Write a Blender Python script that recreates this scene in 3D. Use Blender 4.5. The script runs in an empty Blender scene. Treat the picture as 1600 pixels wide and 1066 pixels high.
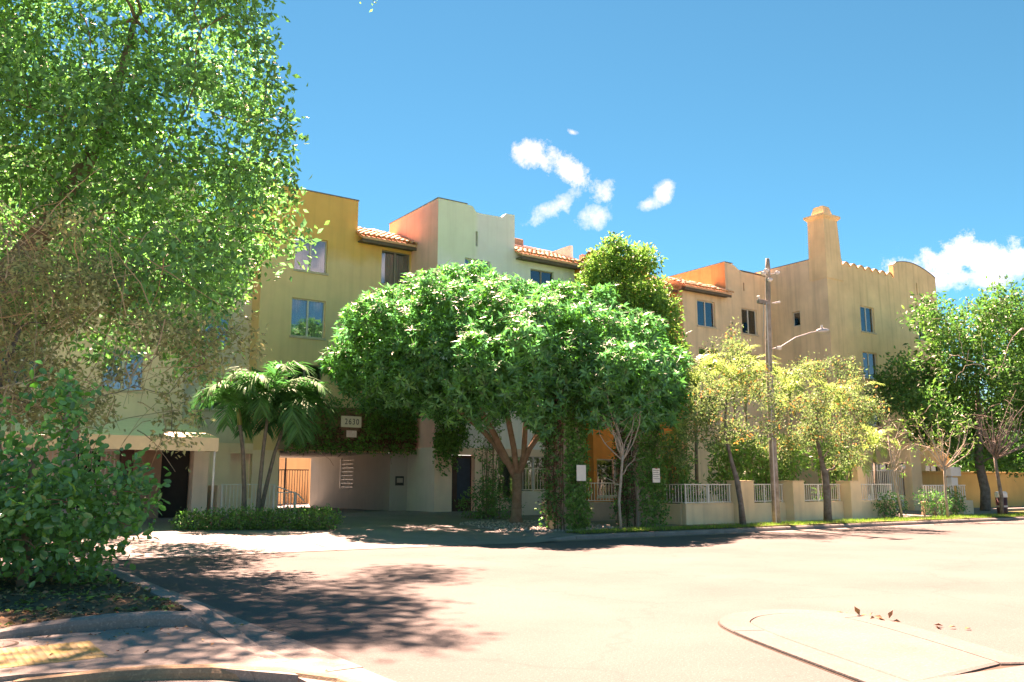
import bpy, bmesh, math, random
import numpy as np
from mathutils import Vector, Matrix
R = math.radians
sc = bpy.context.scene
# ------------------------------------------------------------------ camera
cam_d = bpy.data.cameras.new('camera'); cam = bpy.data.objects.new('camera', cam_d)
sc.collection.objects.link(cam); sc.camera = cam
cam.location = (0, 0, 1.6); cam.rotation_euler = (R(90 + 9.39), 0, R(-34.9))
cam_d.sensor_width = 36; cam_d.lens = 36 * 1343 / 1600; cam_d.clip_end = 3000; cam_d.clip_start = .05
# ------------------------------------------------------------------ world, sun, exposure
SUN_EL, SUN_AZ = R(57), R(20)          # azimuth clockwise from +Y
w = bpy.data.worlds.new('World'); sc.world = w; w.use_nodes = True
NT = w.node_tree; NT.nodes.clear()
def wn(t, **k):
    n = NT.nodes.new(t)
    for a, b in k.items(): setattr(n, a, b)
    return n
def wl(a, b): NT.links.new(a, b)
def wmath(op, a, b=None, clamp=False):
    n = wn('ShaderNodeMath', operation=op, use_clamp=clamp)
    for i, v in enumerate((a, b)):
        if v is None: continue
        if isinstance(v, (int, float)): n.inputs[i].default_value = v
        else: wl(v, n.inputs[i])
    return n.outputs[0]
sky = wn('ShaderNodeTexSky', sky_type='NISHITA', sun_disc=False)
sky.sun_elevation = SUN_EL; sky.sun_rotation = SUN_AZ
sky.air_density = .6; sky.dust_density = .06; sky.ozone_density = 1.5; sky.altitude = 0
hs = wn('ShaderNodeHueSaturation'); hs.inputs['Saturation'].default_value = 1.58; hs.inputs['Hue'].default_value = .474; hs.inputs['Value'].default_value = .325
wl(sky.outputs[0], hs.inputs['Color'])
tc = wn('ShaderNodeTexCoord'); DIR = tc.outputs['Generated']
nz = wn('ShaderNodeTexNoise'); nz.inputs['Scale'].default_value = 38; nz.inputs['Detail'].default_value = 8; nz.inputs['Roughness'].default_value = .74
wl(DIR, nz.inputs['Vector'])
nz2 = wn('ShaderNodeTexNoise'); nz2.inputs['Scale'].default_value = 20; nz2.inputs['Detail'].default_value = 3
wl(DIR, nz2.inputs['Vector'])
NZ = wmath('ADD', wmath('MULTIPLY', wmath('SUBTRACT', nz.outputs[0], .5), 2.8), wmath('MULTIPLY', wmath('SUBTRACT', nz2.outputs[0], .5), 2.2))
NZ1 = wmath('ADD', NZ, 1.0)
def cloud_blob(az, el, wa, ha, roll, soft):
    """an elliptical patch of cloud in direction az (cw from +Y), el; half sizes in degrees"""
    az, el, roll = R(az), R(el), R(roll)
    c = Vector((math.sin(az) * math.cos(el), math.cos(az) * math.cos(el), math.sin(el)))
    r = Vector((math.cos(az), -math.sin(az), 0)); u = r.cross(c)
    a = (r * math.cos(roll) + u * math.sin(roll)) / math.radians(wa); b = (u * math.cos(roll) - r * math.sin(roll)) / math.radians(ha)
    out = []
    for vec in (a, b):
        d = wn('ShaderNodeVectorMath', operation='DOT_PRODUCT'); wl(DIR, d.inputs[0]); d.inputs[1].default_value = vec
        off = vec.dot(c)
        q = wmath('SUBTRACT', d.outputs['Value'], off); out.append(wmath('MULTIPLY', q, q))
    dist = wmath('SQRT', wmath('ADD', out[0], out[1]))
    dc = wn('ShaderNodeVectorMath', operation='DOT_PRODUCT'); wl(DIR, dc.inputs[0]); dc.inputs[1].default_value = c
    front = wmath('GREATER_THAN', dc.outputs['Value'], 0.3)
    m = wmath('DIVIDE', wmath('SUBTRACT', NZ1, dist), soft * 2.6, clamp=True)
    return wmath('MULTIPLY', m, front)
CLOUDS = [  # az, el, half width, half height, roll, softness
  (37.0, 21.2, 1.6, 1.0, -20, .7), (38.9, 20.5, 1.7, .95, -30, .6), (38.2, 18.5, 2.0, .75, 28, 1.0), (41.3, 19.1, 1.05, 1.1, 0, .8), (40.9, 17.6, 1.3, 1.0, 20, 1.1),
 (45.3, 19.0, .8, .6, 40, .9), (44.3, 18.3, .75, .5, 20, 1.1), (39.17, 23, .4, .2, -20, 1.0), 
 (59.9, 12.6, 2.3, 1.0, 30, .6), (62.3, 13.2, 2.2, 1.3, 5, .5), (64.8, 12.8, 2.6, 1.2, -8, .5), (69.5, 12.2, 3.6, 1.5, 0, .5), (63.5, 12.0, 4.6, .8, 0, .8),
 (-40, 25, 3, 1.4, 10, .6), (-75, 15, 5, 2, 0, .5), (120, 22, 4, 1.8, 10, .6), (160, 14, 6, 2.2, 0, .5), (-130, 18, 5, 2.2, -8, .5), (-165, 30, 3, 1.3, 12, .6), (95, 35, 2.2, 1.1, 0, .7)]
mask = None
for cdef in CLOUDS:
    m = cloud_blob(*cdef); mask = m if mask is None else wmath('MAXIMUM', mask, m)
mix = wn('ShaderNodeMix', data_type='RGBA'); wl(mask, mix.inputs[0]); wl(hs.outputs[0], mix.inputs[6]); mix.inputs[7].default_value = (2.5, 3.1, 3.5, 1)
bg = wn('ShaderNodeBackground'); bg.inputs[1].default_value = .05; wl(mix.outputs[2], bg.inputs[0])
wo = wn('ShaderNodeOutputWorld'); wl(bg.outputs[0], wo.inputs[0])
sd = bpy.data.lights.new('sun', 'SUN'); sun = bpy.data.objects.new('sun', sd); sc.collection.objects.link(sun)
sd.energy = 2.0; sd.angle = R(.53); sd.color = (1, .965, .92)
sdir = Vector((math.sin(SUN_AZ) * math.cos(SUN_EL), math.cos(SUN_AZ) * math.cos(SUN_EL), math.sin(SUN_EL)))
sun.rotation_euler = sdir.to_track_quat('Z', 'Y').to_euler(); sun.location = sdir * 80
sc.view_settings.view_transform = 'Standard'; sc.view_settings.look = 'None'; sc.view_settings.gamma = 1; sc.view_settings.use_curve_mapping = False
sc.view_settings.exposure = 4.08
sc.view_settings.use_white_balance = True; sc.view_settings.white_balance_temperature = 10800; sc.view_settings.white_balance_tint = 51
sc.cycles.max_bounces = 6; sc.cycles.diffuse_bounces = 4; sc.cycles.glossy_bounces = 2; sc.cycles.transparent_max_bounces = 10
w.cycles.sampling_method = 'MANUAL'; w.cycles.sample_map_resolution = 256
# ------------------------------------------------------------------ materials
def mat(name, col, rough=.85, var=.12, scale=3.0, bump=.0, bscale=60, col2=None, streak=0, metal=0, spec=.3, island=0, translucent=0, coat=0, extra=None):
    m = bpy.data.materials.new(name); m.use_nodes = True; nt = m.node_tree; N = nt.nodes; L = nt.links
    b = N['Principled BSDF']; out = N['Material Output']
    b.inputs['Roughness'].default_value = rough; b.inputs['Metallic'].default_value = metal
    b.inputs['Specular IOR Level'].default_value = spec; b.inputs['Coat Weight'].default_value = coat
    t = N.new('ShaderNodeTexCoord'); g = N.new('ShaderNodeNewGeometry'); vec = g.outputs['Position']
    c2 = col2 or tuple(min(1, c * (1 - var * 2.2)) for c in col)
    n1 = N.new('ShaderNodeTexNoise'); n1.inputs['Scale'].default_value = scale; n1.inputs['Detail'].default_value = 6; n1.inputs['Roughness'].default_value = .6
    L.new(vec, n1.inputs['Vector'])
    ramp = N.new('ShaderNodeMapRange'); ramp.inputs[1].default_value = .3; ramp.inputs[2].default_value = .72; L.new(n1.outputs[0], ramp.inputs[0])
    mx = N.new('ShaderNodeMix'); mx.data_type = 'RGBA'; L.new(ramp.outputs[0], mx.inputs[0]); mx.inputs[6].default_value = (*col, 1); mx.inputs[7].default_value = (*c2, 1)
    cur = mx.outputs[2]
    if streak:
        mp = N.new('ShaderNodeMapping'); mp.inputs['Scale'].default_value = (2.2, 2.2, .13); L.new(vec, mp.inputs['Vector'])
        n2 = N.new('ShaderNodeTexNoise'); n2.inputs['Scale'].default_value = 1.6; n2.inputs['Detail'].default_value = 5; L.new(mp.outputs[0], n2.inputs['Vector'])
        r2 = N.new('ShaderNodeMapRange'); r2.inputs[1].default_value = .5; r2.inputs[2].default_value = .72; r2.inputs[4].default_value = streak; L.new(n2.outputs[0], r2.inputs[0])
        m2 = N.new('ShaderNodeMix'); m2.data_type = 'RGBA'; L.new(r2.outputs[0], m2.inputs[0]); L.new(cur, m2.inputs[6]); m2.inputs[7].default_value = (*[c * .55 for c in col], 1)
        cur = m2.outputs[2]
    if island:
        hv = N.new('ShaderNodeHueSaturation')
        r3 = N.new('ShaderNodeMapRange'); r3.inputs[3].default_value = 1 - island; r3.inputs[4].default_value = 1 + island; L.new(g.outputs['Random Per Island'], r3.inputs[0])
        L.new(r3.outputs[0], hv.inputs['Value']); 
        wn_ = N.new('ShaderNodeTexWhiteNoise'); wn_.noise_dimensions = '1D'; L.new(g.outputs['Random Per Island'], wn_.inputs['W'])
        r4 = N.new('ShaderNodeMapRange'); r4.inputs[3].default_value = .5 - island * .07; r4.inputs[4].default_value = .5 + island * .05; L.new(wn_.outputs[0], r4.inputs[0]); L.new(r4.outputs[0], hv.inputs['Hue'])
        L.new(cur, hv.inputs['Color']); cur = hv.outputs[0]
    if extra: cur = extra(N, L, cur, g)
    L.new(cur, b.inputs['Base Color'])
    if bump:
        nb = N.new('ShaderNodeTexNoise'); nb.inputs['Scale'].default_value = bscale; nb.inputs['Detail'].default_value = 4; L.new(vec, nb.inputs['Vector'])
        bp = N.new('ShaderNodeBump'); bp.inputs['Strength'].default_value = bump; bp.inputs['Distance'].default_value = .02; L.new(nb.outputs[0], bp.inputs['Height']); L.new(bp.outputs[0], b.inputs['Normal'])
    if translucent:
        tr = N.new('ShaderNodeBsdfTranslucent'); 
        hv2 = N.new('ShaderNodeHueSaturation'); hv2.inputs['Hue'].default_value = .49; hv2.inputs['Saturation'].default_value = 1.1; hv2.inputs['Value'].default_value = 1.6; L.new(cur, hv2.inputs['Color'])
        L.new(hv2.outputs[0], tr.inputs['Color'])
        ms = N.new('ShaderNodeMixShader'); ms.inputs[0].default_value = translucent; L.new(b.outputs[0], ms.inputs[1]); L.new(tr.outputs[0], ms.inputs[2]); L.new(ms.outputs[0], out.inputs[0])
    return m
def paint_split(colA, colB, colC, x_split, z_low):
    """paint patches: left of x_split one colour, right another, below z_low a third (wobbly hand-rolled edges)"""
    def f(N, L, cur, g):
        s = N.new('ShaderNodeSeparateXYZ'); L.new(g.outputs['Position'], s.inputs[0])
        nn = N.new('ShaderNodeTexNoise'); nn.inputs['Scale'].default_value = .9; nn.inputs['Detail'].default_value = 3; L.new(g.outputs['Position'], nn.inputs['Vector'])
        def step(src, edge, w_, wob):
            a = N.new('ShaderNodeMath'); a.operation = 'MULTIPLY_ADD'; L.new(nn.outputs[0], a.inputs[0]); a.inputs[1].default_value = wob; L.new(src, a.inputs[2])
            r = N.new('ShaderNodeMapRange'); r.inputs[1].default_value = edge + wob * .5 - w_; r.inputs[2].default_value = edge + wob * .5 + w_; L.new(a.outputs[0], r.inputs[0]); return r.outputs[0]
        def mx(f_, a, b):
            m = N.new('ShaderNodeMix'); m.data_type = 'RGBA'; L.new(f_, m.inputs[0])
            for i, v in ((6, a), (7, b)):
                if isinstance(v, tuple): m.inputs[i].default_value = (*v, 1)
                else: L.new(v, m.inputs[i])
            return m.outputs[2]
        top = mx(step(s.outputs[0], x_split, .12, .15), colA, colB)
        allc = mx(step(s.outputs[2], z_low, .35, 1.2), colC, top)
        mm = N.new('ShaderNodeMix'); mm.data_type = 'RGBA'; mm.blend_type = 'MULTIPLY'; mm.inputs[0].default_value = 1; L.new(cur, mm.inputs[6]); L.new(allc, mm.inputs[7]); return mm.outputs[2]
    return f
M = {}
M['yellow'] = mat('yellow_stucco', (.9, .9, .9), .9, .05, 1.2, .35, 45, streak=.22, extra=paint_split((.99, .56, .19), (.99, .56, .19), (.99, .69, .40), 0, 11.2))
M['mint'] = mat('mint_stucco', (.92, .92, .92), .9, .04, 1.2, .35, 45, streak=.2, extra=paint_split((.75, .93, .75), (.79, .91, .87), (.86, .97, .97), 20.1, 11.3))
M['peach'] = mat('peach_stucco', (.98, .58, .52), .9, .08, 1.2, .35, 45, streak=.3)
M['orange'] = mat('orange_stucco', (.88, .27, .07), .9, .08, 1.2, .35, 45, streak=.2)
M['orange_worn'] = mat('weathered_orange_stucco', (.78, .36, .17), .9, .12, 1.5, .35, 45, streak=.6)
M['pink'] = mat('pink_stucco', (.75, .46, .37), .9, .08, 1.2, .35, 45, streak=.3)
M['tan'] = mat('tan_stucco', (.93, .70, .48), .92, .11, .7, .5, 40, streak=.55)
M['tower'] = mat('ochre_tan_stucco', (.96, .69, .41), .92, .11, .7, .5, 40, streak=.5)
M['grey'] = mat('grey_stucco', (.72, .69, .62), .9, .06, 1.2, .35, 45, streak=.25)
M['cream'] = mat('cream_stucco', (.93, .72, .57), .9, .06, 1.2, .35, 45, streak=.25)
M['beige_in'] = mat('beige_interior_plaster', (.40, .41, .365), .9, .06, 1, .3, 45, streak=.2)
M['lintel'] = mat('brown_header_stucco', (.40, .28, .21), .9, .1, 2, .3, 40)
M['fence_wall'] = mat('tan_wall_render', (.93, .69, .45), .9, .07, 1.3, .35, 50, streak=.35)
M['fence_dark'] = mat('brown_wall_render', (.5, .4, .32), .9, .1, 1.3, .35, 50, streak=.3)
M['white_metal'] = mat('white_painted_metal', (.78, .76, .70), .45, .06, 4, spec=.5)
M['dark_metal'] = mat('dark_metal', (.03, .03, .03), .45, .1, 4, spec=.5)
M['frame'] = mat('pale_window_frame', (.62, .62, .58), .5, .05, 4, spec=.5)
M['dark_frame'] = mat('grey_window_frame', (.26, .25, .22), .5, .05, 4, spec=.5)
M['sill'] = mat('stone_sill', (.60, .52, .40), .85, .1, 3, .2, 60)
M['tile'] = mat('clay_roof_tile', (.74, .37, .20), .8, .3, 9, .3, 80, col2=(.80, .52, .36), spec=.3)
M['ridge'] = mat('pink_ridge_mortar', (.62, .36, .32), .9, .15, 6, .3, 60)
M['fascia'] = mat('dark_fascia_board', (.16, .13, .10), .8, .15, 5)
M['cap'] = mat('dark_parapet_cap', (.20, .20, .22), .6, .1, 4)
M['door'] = mat('dark_red_door', (.10, .05, .04), .6, .15, 5)
M['door_blue'] = mat('dark_blue_door', (.03, .06, .10), .5, .15, 5)
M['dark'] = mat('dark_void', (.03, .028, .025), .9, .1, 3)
M['brownpanel'] = mat('brown_panel', (.33, .22, .15), .85, .12, 2, .2, 40)
M['awning'] = mat('cream_awning_canvas', (.80, .72, .56), .85, .06, 3, .1, 200)
M['awning_side'] = mat('yellow_awning_valance', (.82, .68, .44), .85, .06, 3, .1, 200)
M['sign_white'] = mat('sign_white', (.80, .78, .70), .6, .05, 5)
M['sign_pink'] = mat('sign_pink', (.78, .50, .52), .6, .2, 14, col2=(.82, .76, .76))
M['ink'] = mat('sign_ink', (.09, .09, .10), .6, .1, 8)
M['red_ink'] = mat('sign_red_ink', (.45, .10, .06), .6, .1, 8)
M['curtain'] = mat('pale_curtain', (.62, .60, .56), .9, .1, 2)
M['curtain_pink'] = mat('pink_shutter', (.72, .26, .24), .7, .06, 2)
M['shutter_reflection'] = mat('blue_shutter_reflection', (.10, .22, .36), .7, .06, 2)  # blue shutters, and the painted reflection in a tan section window
M['curtain_grey'] = mat('grey_blind', (.36, .36, .33), .8, .06, 2)
M['blind_dark'] = mat('dark_blind', (.10, .09, .075), .8, .06, 2)
M['tape'] = mat('steel_band', (.45, .45, .45), .4, .1, 4, metal=.7)
def glass():
    m = bpy.data.materials.new('window_glass'); m.use_nodes = True; nt = m.node_tree; N = nt.nodes; L = nt.links; N.remove(N['Principled BSDF'])
    tr = N.new('ShaderNodeBsdfTransparent'); tr.inputs[0].default_value = (.72, .78, .78, 1)
    gl = N.new('ShaderNodeBsdfGlossy'); gl.inputs[0].default_value = (.9, .95, 1, 1); gl.inputs[1].default_value = .03
    fr = N.new('ShaderNodeFresnel'); fr.inputs[0].default_value = 1.7
    mn = N.new('ShaderNodeMath'); mn.operation = 'MULTIPLY_ADD'; mn.inputs[1].default_value = 1.0; mn.inputs[2].default_value = .08; L.new(fr.outputs[0], mn.inputs[0])
    ms = N.new('ShaderNodeMixShader'); L.new(mn.outputs[0], ms.inputs[0]); L.new(tr.outputs[0], ms.inputs[1]); L.new(gl.outputs[0], ms.inputs[2]); L.new(ms.outputs[0], N['Material Output'].inputs[0])
    return m
M['glass'] = glass()
def ground_mat(name, col, col2, grain=90, patches=.5, rough=.95, cracks=0, crack_scale=.5, spots=0, bump=.5):
    m = bpy.data.materials.new(name); m.use_nodes = True; nt = m.node_tree; N = nt.nodes; L = nt.links; b = N['Principled BSDF']; b.inputs['Roughness'].default_value = rough; b.inputs['Specular IOR Level'].default_value = .2
    g = N.new('ShaderNodeNewGeometry'); v = g.outputs['Position']
    def noise(s, d=5, r=.6):
        n = N.new('ShaderNodeTexNoise'); n.inputs['Scale'].default_value = s; n.inputs['Detail'].default_value = d; n.inputs['Roughness'].default_value = r; L.new(v, n.inputs['Vector']); return n.outputs[0]
    def rng(s, a, b_, c=0, d=1):
        r = N.new('ShaderNodeMapRange'); r.inputs[1].default_value = a; r.inputs[2].default_value = b_; r.inputs[3].default_value = c; r.inputs[4].default_value = d; L.new(s, r.inputs[0]); return r.outputs[0]
    def mx(f, a, b_, bt='MIX'):
        q = N.new('ShaderNodeMix'); q.data_type = 'RGBA'; q.blend_type = bt; 
        if isinstance(f, float): q.inputs[0].default_value = f
        else: L.new(f, q.inputs[0])
        for i, x in ((6, a), (7, b_)):
            if isinstance(x, tuple): q.inputs[i].default_value = (*x, 1)
            else: L.new(x, q.inputs[i])
        return q.outputs[2]
    c = mx(rng(noise(patches), .35, .68), col, col2)
    c = mx(rng(noise(grain, 2), .35, .7, 0, .45), c, tuple(x * .5 for x in col))
    c = mx(rng(noise(grain * .6, 2), .58, .7, 0, .5), c, tuple(min(.9, x * 1.5) for x in col))
    if cracks:
        wv = N.new('ShaderNodeTexVoronoi'); wv.feature = 'DISTANCE_TO_EDGE'; wv.inputs['Scale'].default_value = crack_scale
        dn = N.new('ShaderNodeTexNoise'); dn.inputs['Scale'].default_value = 1.5; dn.inputs['Detail'].default_value = 6; L.new(v, dn.inputs['Vector'])
        ad = N.new('ShaderNodeMix'); ad.data_type = 'RGBA'; ad.blend_type = 'ADD'; ad.inputs[0].default_value = 1.1; L.new(v, ad.inputs[6]); L.new(dn.outputs['Color'], ad.inputs[7]); L.new(ad.outputs[2], wv.inputs['Vector'])
        c = mx(rng(wv.outputs['Distance'], .0, .012, cracks, 0), c, tuple(x * .35 for x in col))
    if spots: c = mx(rng(noise(6, 3), .66, .72, 0, spots), c, tuple(x * .45 for x in col))
    L.new(c, b.inputs['Base Color'])
    bp = N.new('ShaderNodeBump'); bp.inputs['Strength'].default_value = bump; bp.inputs['Distance'].default_value = .01; L.new(noise(grain, 3), bp.inputs['Height']); L.new(bp.outputs[0], b.inputs['Normal'])
    return m
M['asphalt'] = ground_mat('pale_worn_asphalt', (.126, .123, .116), (.096, .094, .089), 55, .35, cracks=.16, crack_scale=.2, spots=.28, bump=1.0)
M['concrete'] = ground_mat('worn_concrete', (.27, .262, .248), (.215, .208, .196), 60, .7, cracks=.3, crack_scale=.25, spots=.2, bump=.4)
M['slab'] = ground_mat('scuffed_pavement_concrete', (.24, .23, .21), (.19, .18, .165), 60, 1.1, cracks=.4, crack_scale=.6, spots=.4, bump=.5)
M['island'] = ground_mat('island_concrete', (.14, .136, .127), (.112, .108, .10), 50, .9, spots=.15, bump=.4)
M['kerb'] = ground_mat('kerb_concrete', (.25, .24, .22), (.17, .16, .145), 50, 1.6, spots=.35, bump=.5)
M['kerb_brown'] = ground_mat('stained_kerb_face', (.34, .25, .16), (.22, .17, .12), 50, 3, spots=.35, bump=.5)
M['soil'] = ground_mat('leafy_soil', (.10, .07, .045), (.16, .11, .07), 25, 2.5, bump=1)
M['grassbase'] = ground_mat('turf_soil', (.10, .12, .04), (.14, .12, .06), 25, 2, bump=1)
M['joint'] = mat('dirt_filled_joint', (.07, .055, .04), .95, .2, 6)
M['brickpave'] = ground_mat('terracotta_paving', (.40, .21, .14), (.32, .19, .14), 30, 2, bump=.5)
M['tactile'] = mat('worn_yellow_tactile', (.36, .25, .06), .9, .3, 6, .5, 60, col2=(.27, .24, .18))
M['iron'] = mat('cast_iron', (.10, .08, .07), .7, .2, 20, .3, 60)
M['pebble'] = mat('pale_pebble', (.50, .46, .40), .9, .2, 8, island=.35)
M['bark'] = mat('brown_bark', (.20, .125, .08), .95, .2, 6, .8, 22, col2=(.30, .22, .16))
M['bark_grey'] = mat('grey_bark', (.23, .215, .19), .95, .2, 6, .8, 25, col2=(.12, .09, .07))
M['bark_pale'] = mat('pale_bark', (.46, .42, .34), .95, .2, 7, .5, 30)
M['bark_ficus'] = mat('ficus_bark', (.26, .18, .13), .95, .2, 5, .6, 18)
M['twig'] = mat('dry_tan_twigs', (.58, .44, .26), .9, .2, 8, island=.25)
M['wood_pole'] = mat('weathered_pole_wood', (.42, .39, .34), .95, .25, 3, .6, 30, col2=(.17, .15, .12), streak=.5)
M['palm_trunk'] = mat('palm_trunk_bark', (.24, .21, .17), .9, .2, 8, .5, 30)
M['crownshaft'] = mat('palm_crownshaft', (.14, .20, .06), .5, .1, 4)
def leafm(name, col, isl=.3, tl=.35, rough=.5, spec=.4, col2=None):
    return mat(name, col, rough, .15, 1.5, island=isl, translucent=tl, spec=spec, col2=col2)
M['l_ficus'] = leafm('ficus_leaf', (.095, .36, .14), .5, .5, .42, .5)
M['l_dry'] = leafm('dry_olive_leaf', (.33, .38, .19), .45, .4, .7, .3)
M['l_clusia'] = leafm('round_glossy_leaf', (.055, .36, .13), .4, .36, .22, .6)
M['l_centre'] = leafm('whorled_dark_leaf', (.06, .33, .135), .55, .42, .42, .4)
M['l_behind'] = leafm('bright_green_leaf', (.11, .34, .09), .4, .42, .45, .4)
M['l_olive'] = leafm('olive_gold_leaf', (.13, .26, .105), .5, .42, .6, .3)
M['l_gold'] = leafm('orange_autumn_leaf', (.42, .29, .10), .4, .4, .6, .3)
M['l_palm'] = leafm('dark_palm_leaflet', (.045, .27, .10), .3, .35, .6, .2)
M['l_areca'] = leafm('light_palm_leaflet', (.24, .42, .14), .3, .45, .42, .45)
M['l_hedge'] = leafm('hedge_leaf', (.06, .28, .09), .4, .36, .5, .4)
M['l_ivy'] = leafm('ivy_leaf', (.07, .32, .07), .4, .25, .5, .4)
M['l_right'] = leafm('large_tree_leaf', (.06, .25, .07), .45, .38, .45, .4)
M['l_shrub'] = leafm('shrub_leaf', (.10, .32, .08), .4, .35, .45, .4)
M['grass'] = leafm('grass_blade', (.12, .34, .07), .4, .4, .6, .3)
M['litter'] = mat('dry_fallen_leaf', (.36, .21, .10), .9, .2, 5, island=.5)
M['ivy_stem'] = mat('dry_ivy_stems', (.20, .11, .065), .95, .25, 9, island=.4)
M['bin'] = mat('maroon_bin', (.11, .03, .03), .5, .1, 4)
M['ochre'] = mat('ochre_wall_paint', (.66, .40, .16), .9, .08, .8, .2, 30, streak=.2)
M['lamp_grey'] = mat('galvanised_metal', (.50, .50, .48), .45, .1, 6, metal=.4)
M['ceramic'] = mat('pale_insulator', (.72, .70, .66), .4, .05, 6, spec=.5)
M['planter'] = mat('green_planter', (.04, .16, .07), .5, .1, 5)
# ------------------------------------------------------------------ object helpers
COL = sc.collection; WL = {}
def link(o, parent=None, loc=(0, 0, 0)):
    COL.objects.link(o)
    if parent is not None:
        o.parent = parent; pw = WL[parent.name]; o.location = Vector(loc) - pw
    else: o.location = loc
    WL[o.name] = Vector(loc); return o
def tag(o, label=None, cat=None, group=None, kind=None):
    for k, v in (('label', label), ('category', cat), ('group', group), ('kind', kind)):
        if v: o[k] = v
    return o
def thing(name, label, cat, loc, group=None):
    o = bpy.data.objects.new(name, None); o.empty_display_size = .3; link(o, None, loc); return tag(o, label, cat, group)
def mesh(name, verts, faces, m, smooth=False):
    me = bpy.data.meshes.new(name); me.from_pydata([tuple(v) for v in verts], [], faces); me.materials.append(m)
    if smooth: me.polygons.foreach_set('use_smooth', [True] * len(me.polygons))
    me.update(); return me
def obj(name, verts, faces, m, parent=None, smooth=False, loc=None):
    """verts in world space; the origin of the object is its parent's (or loc)"""
    l = Vector(loc) if loc is not None else (WL[parent.name] if parent is not None else Vector((0, 0, 0)))
    me = mesh(name, [Vector(v) - l for v in verts], faces, m, smooth)
    return link(bpy.data.objects.new(name, me), parent, l)
def inst(name, me, parent, loc, rot=(0, 0, 0), scale=(1, 1, 1)):
    o = bpy.data.objects.new(name, me); link(o, parent, loc); o.rotation_euler = rot; o.scale = scale; return o
class B:
    def __init__(s): s.v = []; s.f = []
    def add(s, v, f):
        n = len(s.v); s.v += [tuple(x) for x in v]; s.f += [tuple(i + n for i in q) for q in f]; return s
    def box(s, a, b):
        x0, y0, z0 = a; x1, y1, z1 = b
        return s.add([(x0,y0,z0),(x1,y0,z0),(x1,y1,z0),(x0,y1,z0),(x0,y0,z1),(x1,y0,z1),(x1,y1,z1),(x0,y1,z1)],
                     [(0,3,2,1),(4,5,6,7),(0,1,5,4),(1,2,6,5),(2,3,7,6),(3,0,4,7)])
    def cbox(s, a, b, c=.02):
        """box with chamfered vertical and top edges"""
        x0,y0,z0 = a; x1,y1,z1 = b
        def ring(z, i, k): return [(x0+i+k,y0+i,z),(x1-i-k,y0+i,z),(x1-i,y0+i+k,z),(x1-i,y1-i-k,z),(x1-i-k,y1-i,z),(x0+i+k,y1-i,z),(x0+i,y1-i-k,z),(x0+i,y0+i+k,z)]
        v = ring(z0,0,c)+ring(z1-c,0,c)+ring(z1,c,c); f = []
        for r in (0,8):
            for i in range(8): j=(i+1)%8; f.append((r+i,r+j,r+8+j,r+8+i))
        f.append(tuple(range(16,24))); f.append(tuple(range(7,-1,-1))); return s.add(v,f)
    def tube(s, pts, rad, n=7, cap=True):
        pts = [Vector(p) for p in pts]; rad = rad if isinstance(rad, (list, tuple)) else [rad] * len(pts)
        v = []; f = []; up = Vector((.31, .17, .93))
        for i, p in enumerate(pts):
            d = (pts[min(i+1, len(pts)-1)] - pts[max(i-1, 0)]); d = d.normalized() if d.length > 1e-6 else Vector((0,0,1))
            a = d.cross(up)
            if a.length < .05: a = d.cross(Vector((1, 0, 0)))
            a.normalize(); b_ = d.cross(a)
            for k in range(n):
                t = 2 * math.pi * k / n; v.append(p + (a * math.cos(t) + b_ * math.sin(t)) * rad[i])
        for i in range(len(pts) - 1):
            for k in range(n):
                j = (k + 1) % n; f.append((i*n+k, i*n+j, (i+1)*n+j, (i+1)*n+k))
        if cap: f.append(tuple(range(n-1, -1, -1))); f.append(tuple((len(pts)-1)*n + k for k in range(n)))
        return s.add(v, f)
    def prism(s, poly, axis, a, b):
        """extrude a 2D polygon along axis 'x','y' or 'z' from a to b"""
        def P(p, t): return {'x': (t, p[0], p[1]), 'y': (p[0], t, p[1]), 'z': (p[0], p[1], t)}[axis]
        n = len(poly); v = [P(p, a) for p in poly] + [P(p, b) for p in poly]
        f = [tuple(range(n)), tuple(range(2*n-1, n-1, -1))] + [(i, n+i, n+(i+1)%n, (i+1)%n) for i in range(n)]
        return s.add(v, f)
    def o(s, name, m, parent=None, smooth=False, loc=None): return obj(name, s.v, s.f, m, parent, smooth, loc)
def fixn(o):
    bm = bmesh.new(); bm.from_mesh(o.data); bmesh.ops.recalc_face_normals(bm, faces=bm.faces); bm.to_mesh(o.data); bm.free(); return o
def np_mesh(name, V, Fq, m, parent=None, smooth=False, loc=None):
    """big meshes from numpy: V (n,3), Fq (m,k)"""
    l = np.array(loc if loc is not None else (WL[parent.name] if parent is not None else (0, 0, 0)), float)
    V = np.asarray(V, np.float32) - l.astype(np.float32); Fq = np.asarray(Fq, np.int32); k = Fq.shape[1]
    me = bpy.data.meshes.new(name); me.vertices.add(len(V)); me.vertices.foreach_set('co', V.ravel())
    me.loops.add(Fq.size); me.loops.foreach_set('vertex_index', Fq.ravel())
    me.polygons.add(len(Fq)); me.polygons.foreach_set('loop_start', np.arange(0, Fq.size, k, dtype=np.int32)); me.polygons.foreach_set('loop_total', np.full(len(Fq), k, np.int32))
    me.materials.append(m); me.update(calc_edges=True); me.validate()
    if smooth: me.polygons.foreach_set('use_smooth', [True] * len(me.polygons))
    o = link(bpy.data.objects.new(name, me), parent, tuple(l))
    if parent is not None: o['kind'] = 'stuff'
    return o
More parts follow.
